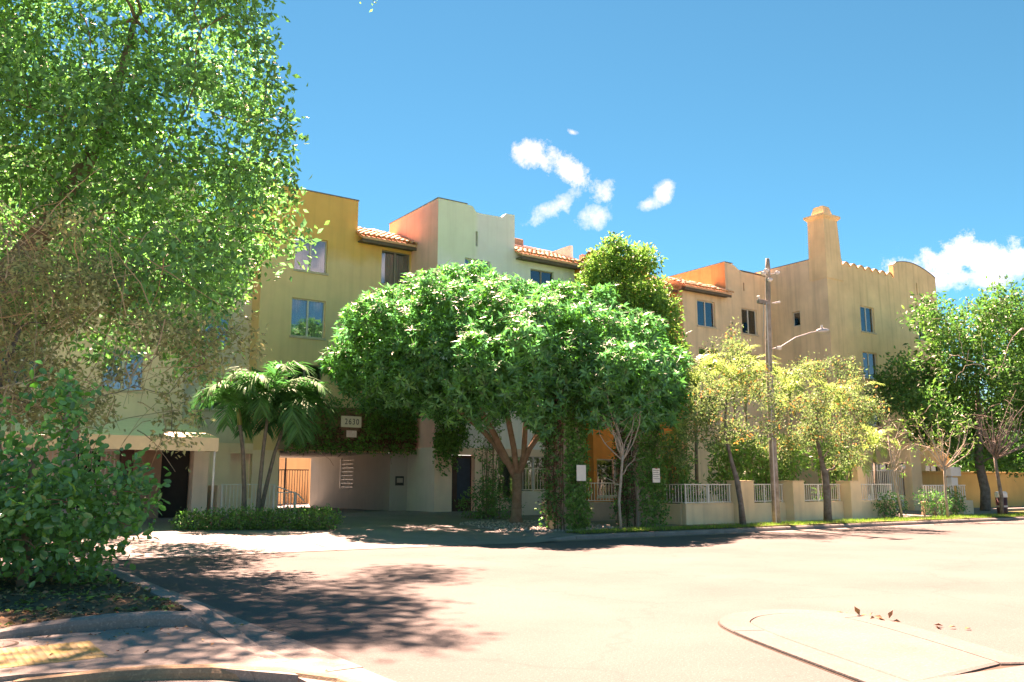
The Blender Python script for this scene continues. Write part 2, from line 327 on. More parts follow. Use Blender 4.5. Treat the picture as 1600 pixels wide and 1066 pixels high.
# ------------------------------------------------------------------ foliage helpers
rng = np.random.default_rng(7)
def unit(a): return a / np.maximum(np.linalg.norm(a, axis=-1, keepdims=True), 1e-9)
def leaf_verts(C, D, N, L, W, shape='rhomb', fold=.18):
    """C base points, D direction, N normal (all n,3); returns verts, faces"""
    n = len(C); D = unit(D); S = unit(np.cross(D, N)); N = np.cross(S, D)
    L = np.broadcast_to(np.asarray(L, float), (n,))[:, None]; W = np.broadcast_to(np.asarray(W, float), (n,))[:, None]
    if shape == 'rhomb':
        prof = [(0, 0, 0), (.45, .5, fold), (1, 0, -.05), (.45, -.5, fold)]; faces = [(0, 1, 2), (0, 2, 3)]
    elif shape == 'round':
        prof = [(0, 0, 0), (.3, .36, .10), (.68, .5, .14), (.95, .26, .05), (1, 0, 0), (.95, -.26, .05), (.68, -.5, .14), (.3, -.36, .10), (.5, 0, 0)]
        faces = [(0, 1, 8), (1, 2, 8), (2, 3, 8), (3, 4, 8), (4, 5, 8), (5, 6, 8), (6, 7, 8), (7, 0, 8)]
    elif shape == 'blade':
        prof = [(0, .5, 0), (0, -.5, 0), (1, 0, -.12)]; faces = [(0, 1, 2)]
    V = np.stack([C + D * L * a + S * W * b + N * W * c for a, b, c in prof], 1)
    k = len(prof); F = (np.arange(n)[:, None, None] * k + np.array(faces)[None]).reshape(-1, 3)
    return V.reshape(-1, 3), F
def joinp(parts):
    Vs = []; Fs = []; o = 0
    for V, F in parts: Vs.append(V); Fs.append(F + o); o += len(V)
    return np.concatenate(Vs), np.concatenate(Fs)
def lobe_points(lobes, per_m2, shell=(.72, 1.06), bottom=-1.0):
    """points on the outer shell of a union of ellipsoids (x,y,z,rx,rz); returns points and outward normals"""
    P = []; Q = []
    A = np.array([(x, y, z, r, r, rz) for x, y, z, r, rz in lobes])
    for i, (x, y, z, r, _, rz) in enumerate(A):
        n = int(per_m2 * 4 * math.pi * r * (r + 2 * rz) / 3)
        d = unit(rng.normal(size=(n, 3))); d = d[d[:, 2] > bottom]
        rad = rng.uniform(*shell, len(d))[:, None]
        p = A[i, :3] + d * A[i, 3:] * rad
        q = unit(d / A[i, 3:])
        ok = np.ones(len(p), bool)
        for j in range(len(A)):
            if j != i: ok &= (((p - A[j, :3]) / A[j, 3:]) ** 2).sum(1) > .5
        P.append(p[ok]); Q.append(q[ok])
    return np.concatenate(P), np.concatenate(Q)
def scatter_leaves(P, Q, k, L, W, spread, up=.35, out=.8, shape='rhomb', droop=0):
    """k leaves round every point"""
    n = len(P); C = np.repeat(P, k, 0) + rng.normal(size=(n*k, 3)) * spread
    q = np.repeat(Q, k, 0)
    D = unit(q * out + rng.normal(size=(n*k, 3)) * .75 + np.array((0, 0, -droop)))
    N = unit(q * .5 + np.array((0, 0, up)) + rng.normal(size=(n*k, 3)) * .55)
    s = rng.uniform(.65, 1.25, n*k)
    return leaf_verts(C, D, N, L * s, W * s, shape)
def rosettes(P, Q, k, L, W):
    """whorls of k leaves fanning out from each twig tip"""
    n = len(P); ax = unit(Q + np.array((0, 0, .55)) + rng.normal(size=(n, 3)) * .35)
    t = unit(np.cross(ax, rng.normal(size=(n, 3)))); b = np.cross(ax, t); parts = []
    for i in range(k):
        a = 2 * math.pi * i / k + rng.uniform(-.25, .25, n); rd = t * np.cos(a)[:, None] + b * np.sin(a)[:, None]
        el = rng.uniform(-.15, .7, n)[:, None]
        D = rd + ax * el; s = rng.uniform(.7, 1.2, n)
        parts.append(leaf_verts(P, D, ax - rd * el * .6, L * s, W * s))
    return joinp(parts)
def grow(base, trunk_pts, trunk_r, tips, m, parent, name='trunk', r_tip=.012, n=8, sag=.15, seed=1, knots=5):
    """trunk polyline plus a limb to every tip, each joined to the nearest wood already grown"""
    rd = random.Random(seed); b = B(); nodes = []
    pts = [Vector(p) for p in trunk_pts]; b.tube(pts, trunk_r, n)
    def radat(i): return trunk_r[min(i, len(trunk_r)-1)]
    for i in range(len(pts)):
        if i >= len(pts) // 3: nodes.append((pts[i], radat(i), 0))
    o0 = pts[len(pts)//2]
    for tp in sorted(tips, key=lambda t: (Vector(t) - o0).length):
        tp = Vector(tp); 
        bp, br, gen = min(nodes, key=lambda q: (q[0] - tp).length * (1 + .04 * q[2]) + max(0, q[0].z - tp.z) * .6)
        d = tp - bp; ln = d.length
        if ln < .05: continue
        r0 = min(br * .72, .03 + ln * .028); path = []; rr = []
        perp = d.cross(Vector((rd.uniform(-1, 1), rd.uniform(-1, 1), rd.uniform(-1, 1))))
        perp = perp.normalized() * ln * rd.uniform(.03, .12) if perp.length > 0 else Vector()
        for i in range(knots + 1):
            t = i / knots; p = bp + d * t + perp * math.sin(t * math.pi) + Vector((0, 0, sag * ln * math.sin(t * math.pi) * .6)) + Vector((rd.gauss(0, 1), rd.gauss(0, 1), rd.gauss(0, 1))) * ln * .02 * (0 < i < knots)
            r = r0 * (1 - t) + r_tip * t; path.append(p); rr.append(r)
            if i >= 1: nodes.append((p, r, gen + 1))
        b.tube(path, rr, max(4, n - 2 - gen))
    return b.o(name, m, parent, smooth=True)
VR = Vector((.8202, -.5721, 0)); VF = Vector((.5721, .8202, 0))     # the street corner's diagonal: right and away
def diag(base, s, d, z): p = Vector(base) + VR * s + VF * d; return (p.x, p.y, z)
# ================================================================== THE SETTING
def sheet(name, poly, z, m, thick=0):
    b = B()
    if thick: b.prism(poly, 'z', z - thick, z); o = b.o(name, m); fixn(o)
    else: b.add([(x, y, z) for x, y in poly], [tuple(range(len(poly)))]); o = b.o(name, m)
    return tag(o, kind='structure')
def ss(a, b, t): t = max(0, min(1, (t - a) / (b - a))); return t * t * (3 - 2 * t)
def kerb_y(x): return 19.75 - .04 * (x - 15)
def gz(x, y):
    ramp = .42 * max(0, min(1, (y - 20.2) / 10.5))
    flat = .13 + .29 * max(0, min(1, (y - 22.6) / 8.5))
    t = ss(13.8, 16.2, x); return max(.012, ramp * (1 - t) + flat * t)
sheet('ground', [(-300, -300), (300, -300), (300, 300), (-300, 300)], -.03, M['grassbase'])
sheet('road', [(-60, -60), (160, -60), (160, 21.5), (-60, 21.5)], 0, M['asphalt'])
sheet('side_road', [(46.5, 20.5), (60, 20.5), (62, 24.5), (120, 24.5), (120, 19), (46.5, 17)], .006, M['asphalt'])
def grid(name, x0, x1, y0f, y1, nx, ny, zf, m):
    V = []; F = []
    for j in range(ny + 1):
        for i in range(nx + 1):
            x = x0 + (x1 - x0) * i / nx; ya = y0f(x); y = ya + (y1 - ya) * j / ny; V.append((x, y, zf(x, y)))
    for j in range(ny):
        for i in range(nx): a = j * (nx + 1) + i; F.append((a, a + 1, a + nx + 2, a + nx + 1))
    return np_mesh(name, np.array(V), np.array(F), m, smooth=True)
tag(grid('driveway', -14, 15.0, lambda x: 19.4 + .5 * math.sin(x * .25), 60, 60, 60, gz, M['concrete']), kind='structure')
tag(grid('forecourt', 15.0, 47.5, lambda x: kerb_y(x) + .12, 60, 70, 60, gz, M['concrete']), kind='structure')
tag(grid('brick_path', 18.0, 24.4, lambda x: 20.95, 22.0, 14, 4, lambda x, y: gz(x, y) + .005, M['brickpave']), kind='structure')
tag(grid('verge', 16.4, 46.0, lambda x: kerb_y(x) + .16, 20.75, 60, 3, lambda x, y: gz(x, y) + .028 + .015 * math.sin(x * 2.1) * math.sin(y * 3), M['grassbase']), kind='structure')
# joints in the driveway apron
b = B()
for a, c in (((8.9, 22.2), (8.65, 19.6)), ((12.4, 20.6), (12.2, 19.4)), ((-4, 20.6), (8.9, 20.9)), ((8.9, 20.9), (15, 20.6))):
    n = 12
    for i in range(n):
        p = Vector(a).lerp(Vector(c), i / n); q = Vector(a).lerp(Vector(c), (i + 1) / n); d = (q - p).normalized(); s = Vector((-d.y, d.x)) * .012
        b.add([(*(p + s), gz(*p) + .004), (*(p - s), gz(*p) + .004), (*(q - s), gz(*q) + .004), (*(q + s), gz(*q) + .004)], [(0, 1, 2, 3)])
tag(b.o('expansion_joint', M['joint']), kind='structure')
# street kerb, laid in lengths
kb = thing('street_kerb', 'long pale concrete kerb along the grass verge before the railed wall', 'kerb', (15, 19.7, 0))
x = 14.3; rd = random.Random(3)
while x < 62:
    x1 = x + 3.0 if x > 15 else 16.0
    b = B(); prf = lambda h: [(0, -.06), (0, h - .05), (.03, h - .012), (.07, h), (.17, h), (.17, -.06)]; h0 = .13 if x > 15 else .015
    ya, yb = kerb_y(x), kerb_y(x1 - .02)
    v = [(x, ya - .03 + p, z) for p, z in prf(h0)] + [(x1 - .02, yb - .03 + p, z) for p, z in prf(.13 + rd.uniform(-.005, .005))]; n = 6
    b.add(v, [(i, i + 1, n + i + 1, n + i) for i in range(5)] + [(0, 5, 4, 3, 2, 1), tuple(range(6, 12))])
    o = b.o('kerb_stone', M['kerb'], kb); fixn(o); x = x1
b = B()   # gutter pan
b.add([(14, kerb_y(14) - .5, .005), (62, kerb_y(62) - .5, .005), (62, kerb_y(62) - .03, .005), (14, kerb_y(14) - .03, .005)], [(0, 1, 2, 3)])
tag(b.o('gutter', M['kerb']), kind='structure')
# --- near left corner: bed, kerbs, pavement slab
tag(grid('planting_bed', -14, 2.72, lambda x: 10.42, 17.2, 60, 40, lambda x, y: .17 + .05 * math.sin(x * 1.3 + 1) * math.sin(y * .9) + .03 * math.sin(x * 5 + y * 3), M['soil']), kind='structure')
ck = thing('corner_kerb', 'pale concrete kerb edging the leafy planting bed at the corner', 'kerb', (2.85, 10.4, 0))
def kerb_run(path, width, h0, h1, m, parent, name='kerb_stone', low=-.05):
    """path of (x,y,h) with inner side to the left"""
    b = B(); n = len(path); V = []
    for i, (px, py, h) in enumerate(path):
        p = Vector((px, py)); a = Vector(path[max(0, i - 1)][:2]); c = Vector(path[min(n - 1, i + 1)][:2]); d = (c - a).normalized(); nn = Vector((-d.y, d.x))
        for off, z in ((0, low), (.015, h - .05), (.04, h - .012), (.08, h), (width, h), (width, low)):
            q = p + nn * off; V.append((q.x, q.y, z))
    F = []
    for i in range(n - 1):
        for k in range(5): F.append((i*6+k, (i+1)*6+k, (i+1)*6+k+1, i*6+k+1))
    F += [(0, 1, 2, 3, 4, 5), tuple((n-1)*6 + k for k in (5, 4, 3, 2, 1, 0))]
    b.add(V, F); return fixn(b.o(name, m, parent))
ys = [5.2, 6.6, 7.6, 8.6, 9.4, 10.3, 12.0, 13.7, 15.4, 17.0, 18.2]
for i in range(len(ys) - 1):
    def hh(y): return .06 + .155 * ss(8.3, 10.4, y) - .12 * ss(16.6, 18.2, y)
    a, c = ys[i] + .006, ys[i + 1] - .006
    kerb_run([(3.0, a, hh(a)), (3.0, (a + c) / 2, hh((a + c) / 2)), (3.0, c, hh(c))], .26, 0, 0, M['kerb'], ck)
front = [(-14, 10.12), (-6, 10.12), (-2, 10.12), (.4, 10.14), (1.3, 10.16), (1.9, 10.14), (2.35, 10.05), (2.6, 9.85), (2.72, 9.5)]
kerb_run([(x, y, .12 + .095 * ss(.4, 1.9, x) - .10 * ss(9.9, 9.5, y) * (x > 2.3)) for x, y in front], .24, 0, 0, M['kerb'], ck)
for i, (ya, yb) in enumerate(((5.0, 7.2), (7.215, 9.4), (9.415, 11.6), (11.615, 13.8), (13.815, 16.0), (16.015, 18.4))):
    o = B().prism([(3.012, ya), (3.42 + .02 * (i % 2), ya), (3.42 + .02 * (i % 2), yb), (3.012, yb)], 'z', -.05, .012 + .003 * (i % 2)).o('gutter_slab', M['kerb'], ck); fixn(o)
slab = [(-14, 10.1), (2.6, 10.1), (2.73, 9.5), (2.73, 6.9), (2.2, 7.65), (1.85, 7.86), (1.48, 8.0), (.9, 8.2), (-14, 8.2)]
sheet('pavement_slab', slab, .085, M['slab'], .12)
kf = thing('dropped_kerb', 'brown stained kerb face at the near edge of the pavement slab', 'kerb', (2, 7.7, 0))
kerb_run([(.55, 8.27, .03), (.9, 8.1, .06), (1.48, 7.9, .092), (1.85, 7.76, .098), (2.22, 7.54, .1), (2.62, 7.12, .1), (2.9, 6.6, .098), (3.02, 5.6, .09)], .13, 0, 0, M['kerb_brown'], kf)
sheet('lower_ramp', [(-14, 8.2), (.9, 8.2), (.5, 7.9), (-14, 6.4)], .045, M['slab'], .08)
tp = thing('tactile_paving', 'worn yellow tactile paving plate set in the corner pavement', 'tactile plate', (.9, 9.1, .085))
B().box((-.9, 8.55, .08), (1.62, 9.5, .0895)).o('plate', M['tactile'], tp)
b = B()
for i in range(42):
    for j in range(16):
        cx, cy = -.87 + i * .06, 8.58 + j * .06
        if cx > 1.6: continue
        b.add([(cx - .018, cy - .018, .0895), (cx + .018, cy - .018, .0895), (cx + .018, cy + .018, .0895), (cx - .018, cy + .018, .0895), (cx, cy, .097)], [(0, 1, 4), (1, 2, 4), (2, 3, 4), (3, 0, 4)])
tag(b.o('domes', M['tactile'], tp), kind='stuff')
mc = thing('valve_cover', 'round rusty iron cover in the pavement by the bed kerb', 'cover', (.72, 9.82, .085))
B().prism([(.82 + .2 * math.cos(t * math.pi / 12), 9.8 + .2 * math.sin(t * math.pi / 12)) for t in range(24)], 'z', .08, .091).o('lid', M['iron'], mc)
B().prism([(.82 + .23 * math.cos(t * math.pi / 12), 9.8 + .23 * math.sin(t * math.pi / 12)) for t in range(24)], 'z', .078, .0885).o('ring', M['joint'], mc)
# --- traffic island
isl = thing('traffic_island', 'low rounded concrete traffic island in the middle of the road', 'traffic island', (8.2, 5.5, 0))
outer = [(8.42, 3.9), (8.9, 4.72), (9.5, 5.9), (9.66, 6.45), (9.6, 6.9), (9.38, 7.24), (9.0, 7.43), (8.52, 7.45), (8.1, 7.28), (7.76, 7.02), (7.45, 6.5), (7.14, 5.86), (6.72, 4.9), (6.42, 4.2)]
def chaikin(p, n=2):
    for _ in range(n):
        q = [p[0]]
        for a, c in zip(p, p[1:]): q += [(a[0] * .75 + c[0] * .25, a[1] * .75 + c[1] * .25), (a[0] * .25 + c[0] * .75, a[1] * .25 + c[1] * .75)]
        p = q + [p[-1]]
    return p
outer = chaikin(outer)
def inset(poly, d):
    out = []; n = len(poly)
    c = Vector((sum(p[0] for p in poly) / n, sum(p[1] for p in poly) / n))
    for i, p in enumerate(poly):
        a = Vector(poly[i - 1]) if i else Vector(poly[0]) * 2 - Vector(poly[1]); e = Vector(poly[i + 1]) if i < n - 1 else Vector(poly[-1]) * 2 - Vector(poly[-2])
        t = (e - a).normalized(); nn = Vector((-t.y, t.x)); q = Vector(p) + nn * d; out.append((q.x, q.y))
    return out
def slab_o(name, poly, z, m, parent, ch=.02):
    n = len(poly); ins = inset(poly + poly[:1], ch)[:n]
    cx = sum(p[0] for p in poly) / n; cy = sum(p[1] for p in poly) / n
    ins = [(p[0] + (cx - p[0]) * ch, p[1] + (cy - p[1]) * ch) for p in poly]
    v = [(*p, -.02) for p in poly] + [(*p, z - .012) for p in poly] + [(*p, z) for p in ins]
    f = [(i, (i+1) % n, n + (i+1) % n, n + i) for i in range(n)] + [(n + i, n + (i+1) % n, 2*n + (i+1) % n, 2*n + i) for i in range(n)] + [tuple(range(2*n, 3*n))]
    return fixn(B().add(v, f).o(name, m, parent))
inn = inset(outer, .34); inn2 = inset(outer, .352)
slab_o('nose_slab', inn2, .032, M['island'], isl)
nO = len(outer) - 1
for i0, i1 in ((0, nO // 4), (nO // 4, nO * 3 // 4), (nO * 3 // 4, nO)):
    slab_o('border_kerb', outer[i0:i1 + 1] + inn[i0:i1 + 1][::-1], .028, M['island'], isl, .01)
dx, dy = outer[-1][0] - outer[-2][0], outer[-1][1] - outer[-2][1]
o2 = [(8.40, 3.885), (6.41, 4.185), (5.4, 1.9), (4.6, .0), (6.2, -.6), (7.3, 2.0)]
slab_o('tail_slab', o2, .03, M['island'], isl, .008)
sheet('island_joint', inset(outer, -.016) + [(6.1, 3.5), (4.4, -.2), (6.3, -.9), (7.5, 1.9)], .004, M['joint'])
# ================================================================== THE BUILDING
bl = thing('apartment_building', 'four storey stucco apartment building in yellow, mint, orange and tan sections', 'building', (18, 34, .4))
def wall_y(name, y, x0, x1, z0, z1, holes, m, depth=.25, parent=bl, label=None):
    """wall facing -y with openings and their reveals"""
    xs = sorted({x0, x1, *[h[0] for h in holes], *[h[1] for h in holes]}); zs = sorted({z0, z1, *[h[2] for h in holes], *[h[3] for h in holes]}); b = B()
    for i in range(len(xs) - 1):
        for j in range(len(zs) - 1):
            cx, cz = (xs[i] + xs[i+1]) / 2, (zs[j] + zs[j+1]) / 2
            if any(h[0] < cx < h[1] and h[2] < cz < h[3] for h in holes): continue
            b.add([(xs[i], y, zs[j]), (xs[i+1], y, zs[j]), (xs[i+1], y, zs[j+1]), (xs[i], y, zs[j+1])], [(0, 1, 2, 3)])
    for a, c, e, g in holes:
        d = y + depth
        b.add([(a,y,e),(c,y,e),(c,y,g),(a,y,g),(a,d,e),(c,d,e),(c,d,g),(a,d,g)], [(0,4,5,1),(1,5,6,2),(2,6,7,3),(3,7,4,0)])
    o = b.o(name, m, parent)
    if label: o['label'] = label
    return o
def wall_x(name, x, y0, y1, z0, z1, holes, m, depth=.25, parent=bl, label=None):
    """wall facing -x"""
    ys_ = sorted({y0, y1, *[h[0] for h in holes], *[h[1] for h in holes]}); zs = sorted({z0, z1, *[h[2] for h in holes], *[h[3] for h in holes]}); b = B()
    for i in range(len(ys_) - 1):
        for j in range(len(zs) - 1):
            cy, cz = (ys_[i] + ys_[i+1]) / 2, (zs[j] + zs[j+1]) / 2
            if any(h[0] < cy < h[1] and h[2] < cz < h[3] for h in holes): continue
            b.add([(x, ys_[i], zs[j]), (x, ys_[i], zs[j+1]), (x, ys_[i+1], zs[j+1]), (x, ys_[i+1], zs[j])], [(0, 1, 2, 3)])
    for a, c, e, g in holes:
        d = x + depth
        b.add([(x,a,e),(x,c,e),(x,c,g),(x,a,g),(d,a,e),(d,c,e),(d,c,g),(d,a,g)], [(0,1,5,4),(1,2,6,5),(2,3,7,6),(3,0,4,7)])
    o = b.o(name, m, parent)
    if label: o['label'] = label
    return o
def window(y, x0, x1, z0, z1, cur='curtain', fm='frame', panes=2, inset_=.12, sill=True):
    yf = y + inset_; t = .045; b = B()
    b.box((x0 + .002, yf, z0 + .002), (x0 + t, yf + .06, z1 - .002)).box((x1 - t, yf, z0 + .002), (x1 - .002, yf + .06, z1 - .002)).box((x0 + t, yf, z0 + .002), (x1 - t, yf + .06, z0 + t)).box((x0 + t, yf, z1 - t), (x1 - t, yf + .06, z1 - .002))
    wd = (x1 - x0) / panes
    for k in range(1, panes): b.box((x0 + wd * k - .04, yf - .005, z0 + t), (x0 + wd * k + .04, yf + .055, z1 - t))
    o = b.o('window', M[fm], bl)
    for k in range(panes):
        a = x0 + wd * k + (.04 if k else t); c = x0 + wd * (k + 1) - (.04 if k < panes - 1 else t)
        B().box((a, yf + .025, z0 + t), (c, yf + .032, z1 - t)).o('pane', M['glass'], o)
    if cur:
        b = B(); n = 36; V = []; 
        for i in range(n + 1):
            xx = x0 + .02 + (x1 - x0 - .04) * i / n; yy = yf + .14 + (.025 * math.sin(i * 1.9) + .012 * math.sin(i * .7 + x0) if cur in ('curtain',) else .01 * (i % 2)); V += [(xx, yy, z0 + .01), (xx, yy, z1 - .01)]
        b.add(V, [(2*i, 2*i+2, 2*i+3, 2*i+1) for i in range(n)]); b.o('curtain', M[cur], o)
    if sill: B().box((x0 - .06, y - .05, z0 - .09), (x1 + .06, y + .1, z0 - .003)).o('sill', M['sill'], o)
    return o
def body(x0, x1, y0, y1, z0, z1, m, name='roof_slab'):
    """flat roof deck and room backs behind the facades"""
    B().box((x0, y0, z1 - .3), (x1, y1, z1)).o(name, m, bl)
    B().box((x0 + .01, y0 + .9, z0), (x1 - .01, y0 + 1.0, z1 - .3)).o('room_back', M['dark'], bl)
def cap_y(x0, x1, y, z, th=.3): B().box((x0 - .03, y - .03, z), (x1 + .03, y + th, z + .05)).o('parapet_cap', M['cap'], bl)
def arc(cx, cz, rx, rz, a0, a1, n=10): return [(cx + rx * math.cos(R(a0 + (a1 - a0) * i / n)), cz + rz * math.sin(R(a0 + (a1 - a0) * i / n))) for i in range(n + 1)]
# --- far left cream and grey sections (behind the trees)
wc = [(2.2, 3.6, 10.4, 11.9), (2.2, 3.6, 7.6, 9.2), (2.2, 3.6, 4.9, 6.4), (5.4, 6.8, 10.4, 11.9), (5.4, 6.8, 7.6, 9.2), (5.4, 6.8, 4.9, 6.4)]
wall_y('wall', 33.2, -12, 8.2, .2, 13.2, wc + [(4.3, 5.6, .2, 2.9), (6.35, 7.7, .2, 2.85)], M['cream'], label='cream stucco wall section behind the left trees')
for a in wc: window(33.2, *a, 'curtain_grey')
B().box((8.2, 33.2, 2.9), (8.22, 35.0, 13.2)).o('wall', M['cream'], bl)
cap_y(-12, 8.2, 33.2, 13.2)
wall_y('wall', 35.0, 8.2, 11.2, .2, 12.6, [(9.3, 10.35, 7.1, 8.5), (9.3, 10.35, 9.9, 11.3), (9.3, 10.35, 4.5, 5.9)], M['grey'], label='grey stucco wall section set back beside the yellow one')
for zz in (7.1, 9.9, 4.5): window(35.0, 9.3, 10.35, zz, zz + 1.4, 'curtain_grey')
cap_y(8.2, 11.2, 35.0, 12.6)
body(-12, 8.2, 33.25, 37, .2, 13.1, M['cream']); body(8.25, 11.2, 35.05, 43, 4, 12.5, M['grey'])
# --- yellow section with the garage
yw = [(12.58, 14.03, 10.47, 11.93), (12.55, 14.03, 7.64, 9.25), (12.5, 14.0, 4.62, 6.49), (16.6, 18.05, 10.4, 11.95), (16.6, 18.05, 7.64, 9.25), (16.6, 17.9, 4.8, 6.4)]
wall_y('wall', 34.0, 11.2, 15.4, 2.9, 13.97, yw[:3], M['yellow'], label='yellow stucco wall section with the tall parapet')
wall_y('wall', 34.0, 15.4, 18.12, 2.9, 12.4, yw[3:], M['yellow'], label='yellow stucco bay under the tiled eave')
B().box((11.2, 34.02, 2.9), (11.22, 35.4, 13.95)).o('wall', M['yellow'], bl)
B().box((15.38, 34.02, 12.4), (15.4, 37.5, 13.96)).o('wall', M['yellow'], bl)
cap_y(11.2, 15.4, 34.0, 13.97)
for a, c in zip(yw, ('shutter_reflection', 'curtain', 'blind_dark', 'curtain', 'curtain', 'curtain')): window(34.0, *a, c, 'dark_frame' if a[0] > 16 or a[2] < 5 else 'frame')
body(11.25, 18.1, 34.25, 43, 2.95, 12.6, M['yellow'])
B().box((11.25, 34.3, 12.6), (15.35, 43, 13.5)).o('roof_slab', M['yellow'], bl)
# garage under the yellow section
wall_y('wall', 34.003, 8.2, 12.3, .3, 2.9, [(10.35, 11.2, 1.0, 2.75)], M['cream'], .3, label='cream ground floor wall beside the garage')
B().box((10.35, 34.32, 1.0), (11.2, 34.36, 2.75)).o('niche_back', M['cream'], bl)
B().box((8.2, 33.98, 2.9), (11.2, 34.9, 3.15)).o('ledge', M['cream'], bl)
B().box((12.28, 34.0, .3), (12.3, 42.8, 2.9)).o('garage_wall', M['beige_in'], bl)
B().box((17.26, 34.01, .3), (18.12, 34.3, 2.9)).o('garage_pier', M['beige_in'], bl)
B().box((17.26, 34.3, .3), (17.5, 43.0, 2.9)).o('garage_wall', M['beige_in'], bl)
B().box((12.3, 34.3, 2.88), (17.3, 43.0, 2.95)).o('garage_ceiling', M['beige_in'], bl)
o = thing('intercom_panel', 'dark square intercom panel on the garage pier', 'intercom', (17.7, 34, 1.75))
B().cbox((17.52, 33.97, 1.5), (17.93, 34.008, 1.9), .01).o('housing', M['dark_metal'], o); B().box((17.58, 33.962, 1.62), (17.87, 33.97, 1.82)).o('screen', M['curtain_grey'], o)
o = thing('wall_vent_rack', 'white slatted rack on the shaded garage side wall', 'rack', (17.2, 38.3, 1.4))
B().box((17.2, 39.1, 1.35), (17.255, 39.2, 2.75)).o('post', M['white_metal'], o)
for k in range(8): B().box((17.215, 37.7, 1.4 + k * .18), (17.25, 39.1, 1.43 + k * .18)).o('slat', M['tape'], o)
# header beam over the garage that carries the ivy
B().box((12.2, 33.25, 2.95), (18.1, 34.0, 3.3)).o('garage_header', M['lintel'], bl)
B().box((12.2, 33.35, 3.3), (18.1, 33.995, 4.7)).o('planter_box', M['brownpanel'], bl)
# courtyard beyond the garage
for a in ((12.6, 13.3), (13.3, 14.2)): pass
cw = thing('courtyard_wall', 'bright yellow courtyard wall seen through the garage passage', 'wall', (17, 47, .4))
B().box((13, 50, .3), (24, 50.2, 3.4)).o('panel', M['yellow'], cw)
for xx in (16.4, 18.6): B().cbox((xx, 46, .3), (xx + .55, 46.5, 3.2), .02).o('pillar', M['yellow'], cw)
gt = thing('courtyard_gate', 'dark barred gate at the bright end of the garage passage', 'gate', (16.2, 43.3, .4))
B().box((14.9, 43.2, 2.25), (17.24, 43.25, 2.3)).box((14.9, 43.2, .5), (17.24, 43.25, .55)).box((15.95, 43.2, .42), (16.02, 43.25, 2.9)).o('frame', M['dark_metal'], gt)
me = mesh('bar', [(x, y, z) for z in (0, 1.7) for x, y in ((-.012, -.012), (.012, -.012), (.012, .012), (-.012, .012))], [(0, 1, 5, 4), (1, 2, 6, 5), (2, 3, 7, 6), (3, 0, 4, 7)], M['dark_metal'])
for k in range(17): inst('bar', me, gt, (14.95 + k * .14, 43.225, .55))
# --- mint section
mw = [(19.5, 20.85, 9.95, 11.5), (19.5, 20.85, 7.2, 8.8), (23.1, 24.48, 9.95, 11.52), (23.1, 24.48, 7.2, 8.8), (23.1, 24.48, 4.4, 6.0)]
slot = (20.05, 20.17, 12.1, 12.8)
wall_y('wall', 31.6, 18.1, 22.2, 3.1, 13.2, mw[:2] + [slot], M['mint'], label='pale mint stucco wall section with curved parapet')
wall_y('wall', 31.6, 22.2, 25.75, 3.1, 12.15, mw[2:], M['mint'], label='pale mint stucco bay under the tiled eave')
B().box(slot[0:1] + (31.75,) + slot[2:3], (slot[1], 31.8, slot[3])).o('slot_back', M['sill'], bl)
wall_x('wall', 18.097, 31.6, 36.3, 3.1, 13.95, [], M['peach'], label='peach stucco side of the mint section')
p = [(18.1, 13.2), (22.2, 13.2), (22.2, 13.95), (21.72, 13.93), (21.6, 13.82), (21.5, 13.72), (20.4, 13.68), (20.1, 13.7)] + [(20.1 - .25 * t, 13.7 + .25 * ss(0, 1, t)) for t in (.25, .5, .75, 1.0)] + [(19.5, 13.97), (18.1, 13.97)]
fixn(B().prism(p, 'y', 31.6, 31.9).o('parapet', M['mint'], bl))
B().box((18.07, 31.57, 13.972), (19.6, 31.93, 14.01)).o('parapet_cap', M['cap'], bl); B().box((18.07, 31.93, 13.955), (18.3, 36.3, 14.0)).o('parapet_cap', M['cap'], bl)
B().box((22.18, 31.91, 12), (22.2, 36, 13.9)).o('wall', M['mint'], bl)
for a, c in zip(mw, ('curtain_pink', 'curtain', 'curtain_grey', 'curtain', 'curtain')): window(31.6, *a, c, 'dark_frame' if c == 'curtain_grey' else 'frame')
body(18.15, 25.7, 31.85, 37, 3.1, 12.3, M['mint']); B().box((18.15, 31.95, 12.3), (22.15, 36.25, 13.4)).o('roof_slab', M['mint'], bl)
# ground floor of the mint section
wall_y('wall', 31.603, 18.1, 25.75, .3, 3.1, [(18.95, 20.1, .3, 2.8), (21.3, 24.3, .9, 2.8)], M['cream'], .35, label='cream ground floor wall of the mint section')
wall_x('wall', 18.103, 31.6, 34.3, .3, 3.1, [], M['grey'], label='pale grey side wall beside the garage')
dr = B().box((18.97, 31.85, .32), (20.08, 31.9, 2.78)).o('door', M['door'], bl); B().box((19.35, 31.84, .9), (20.0, 31.855, 2.65)).o('door_panel', M['door_blue'], dr)
B().cbox((19.02, 31.78, 1.3), (19.06, 31.84, 1.45), .005).o('handle', M['tape'], dr)
window(31.603, 21.3, 24.3, .9, 2.8, 'curtain_grey', 'frame', 3)
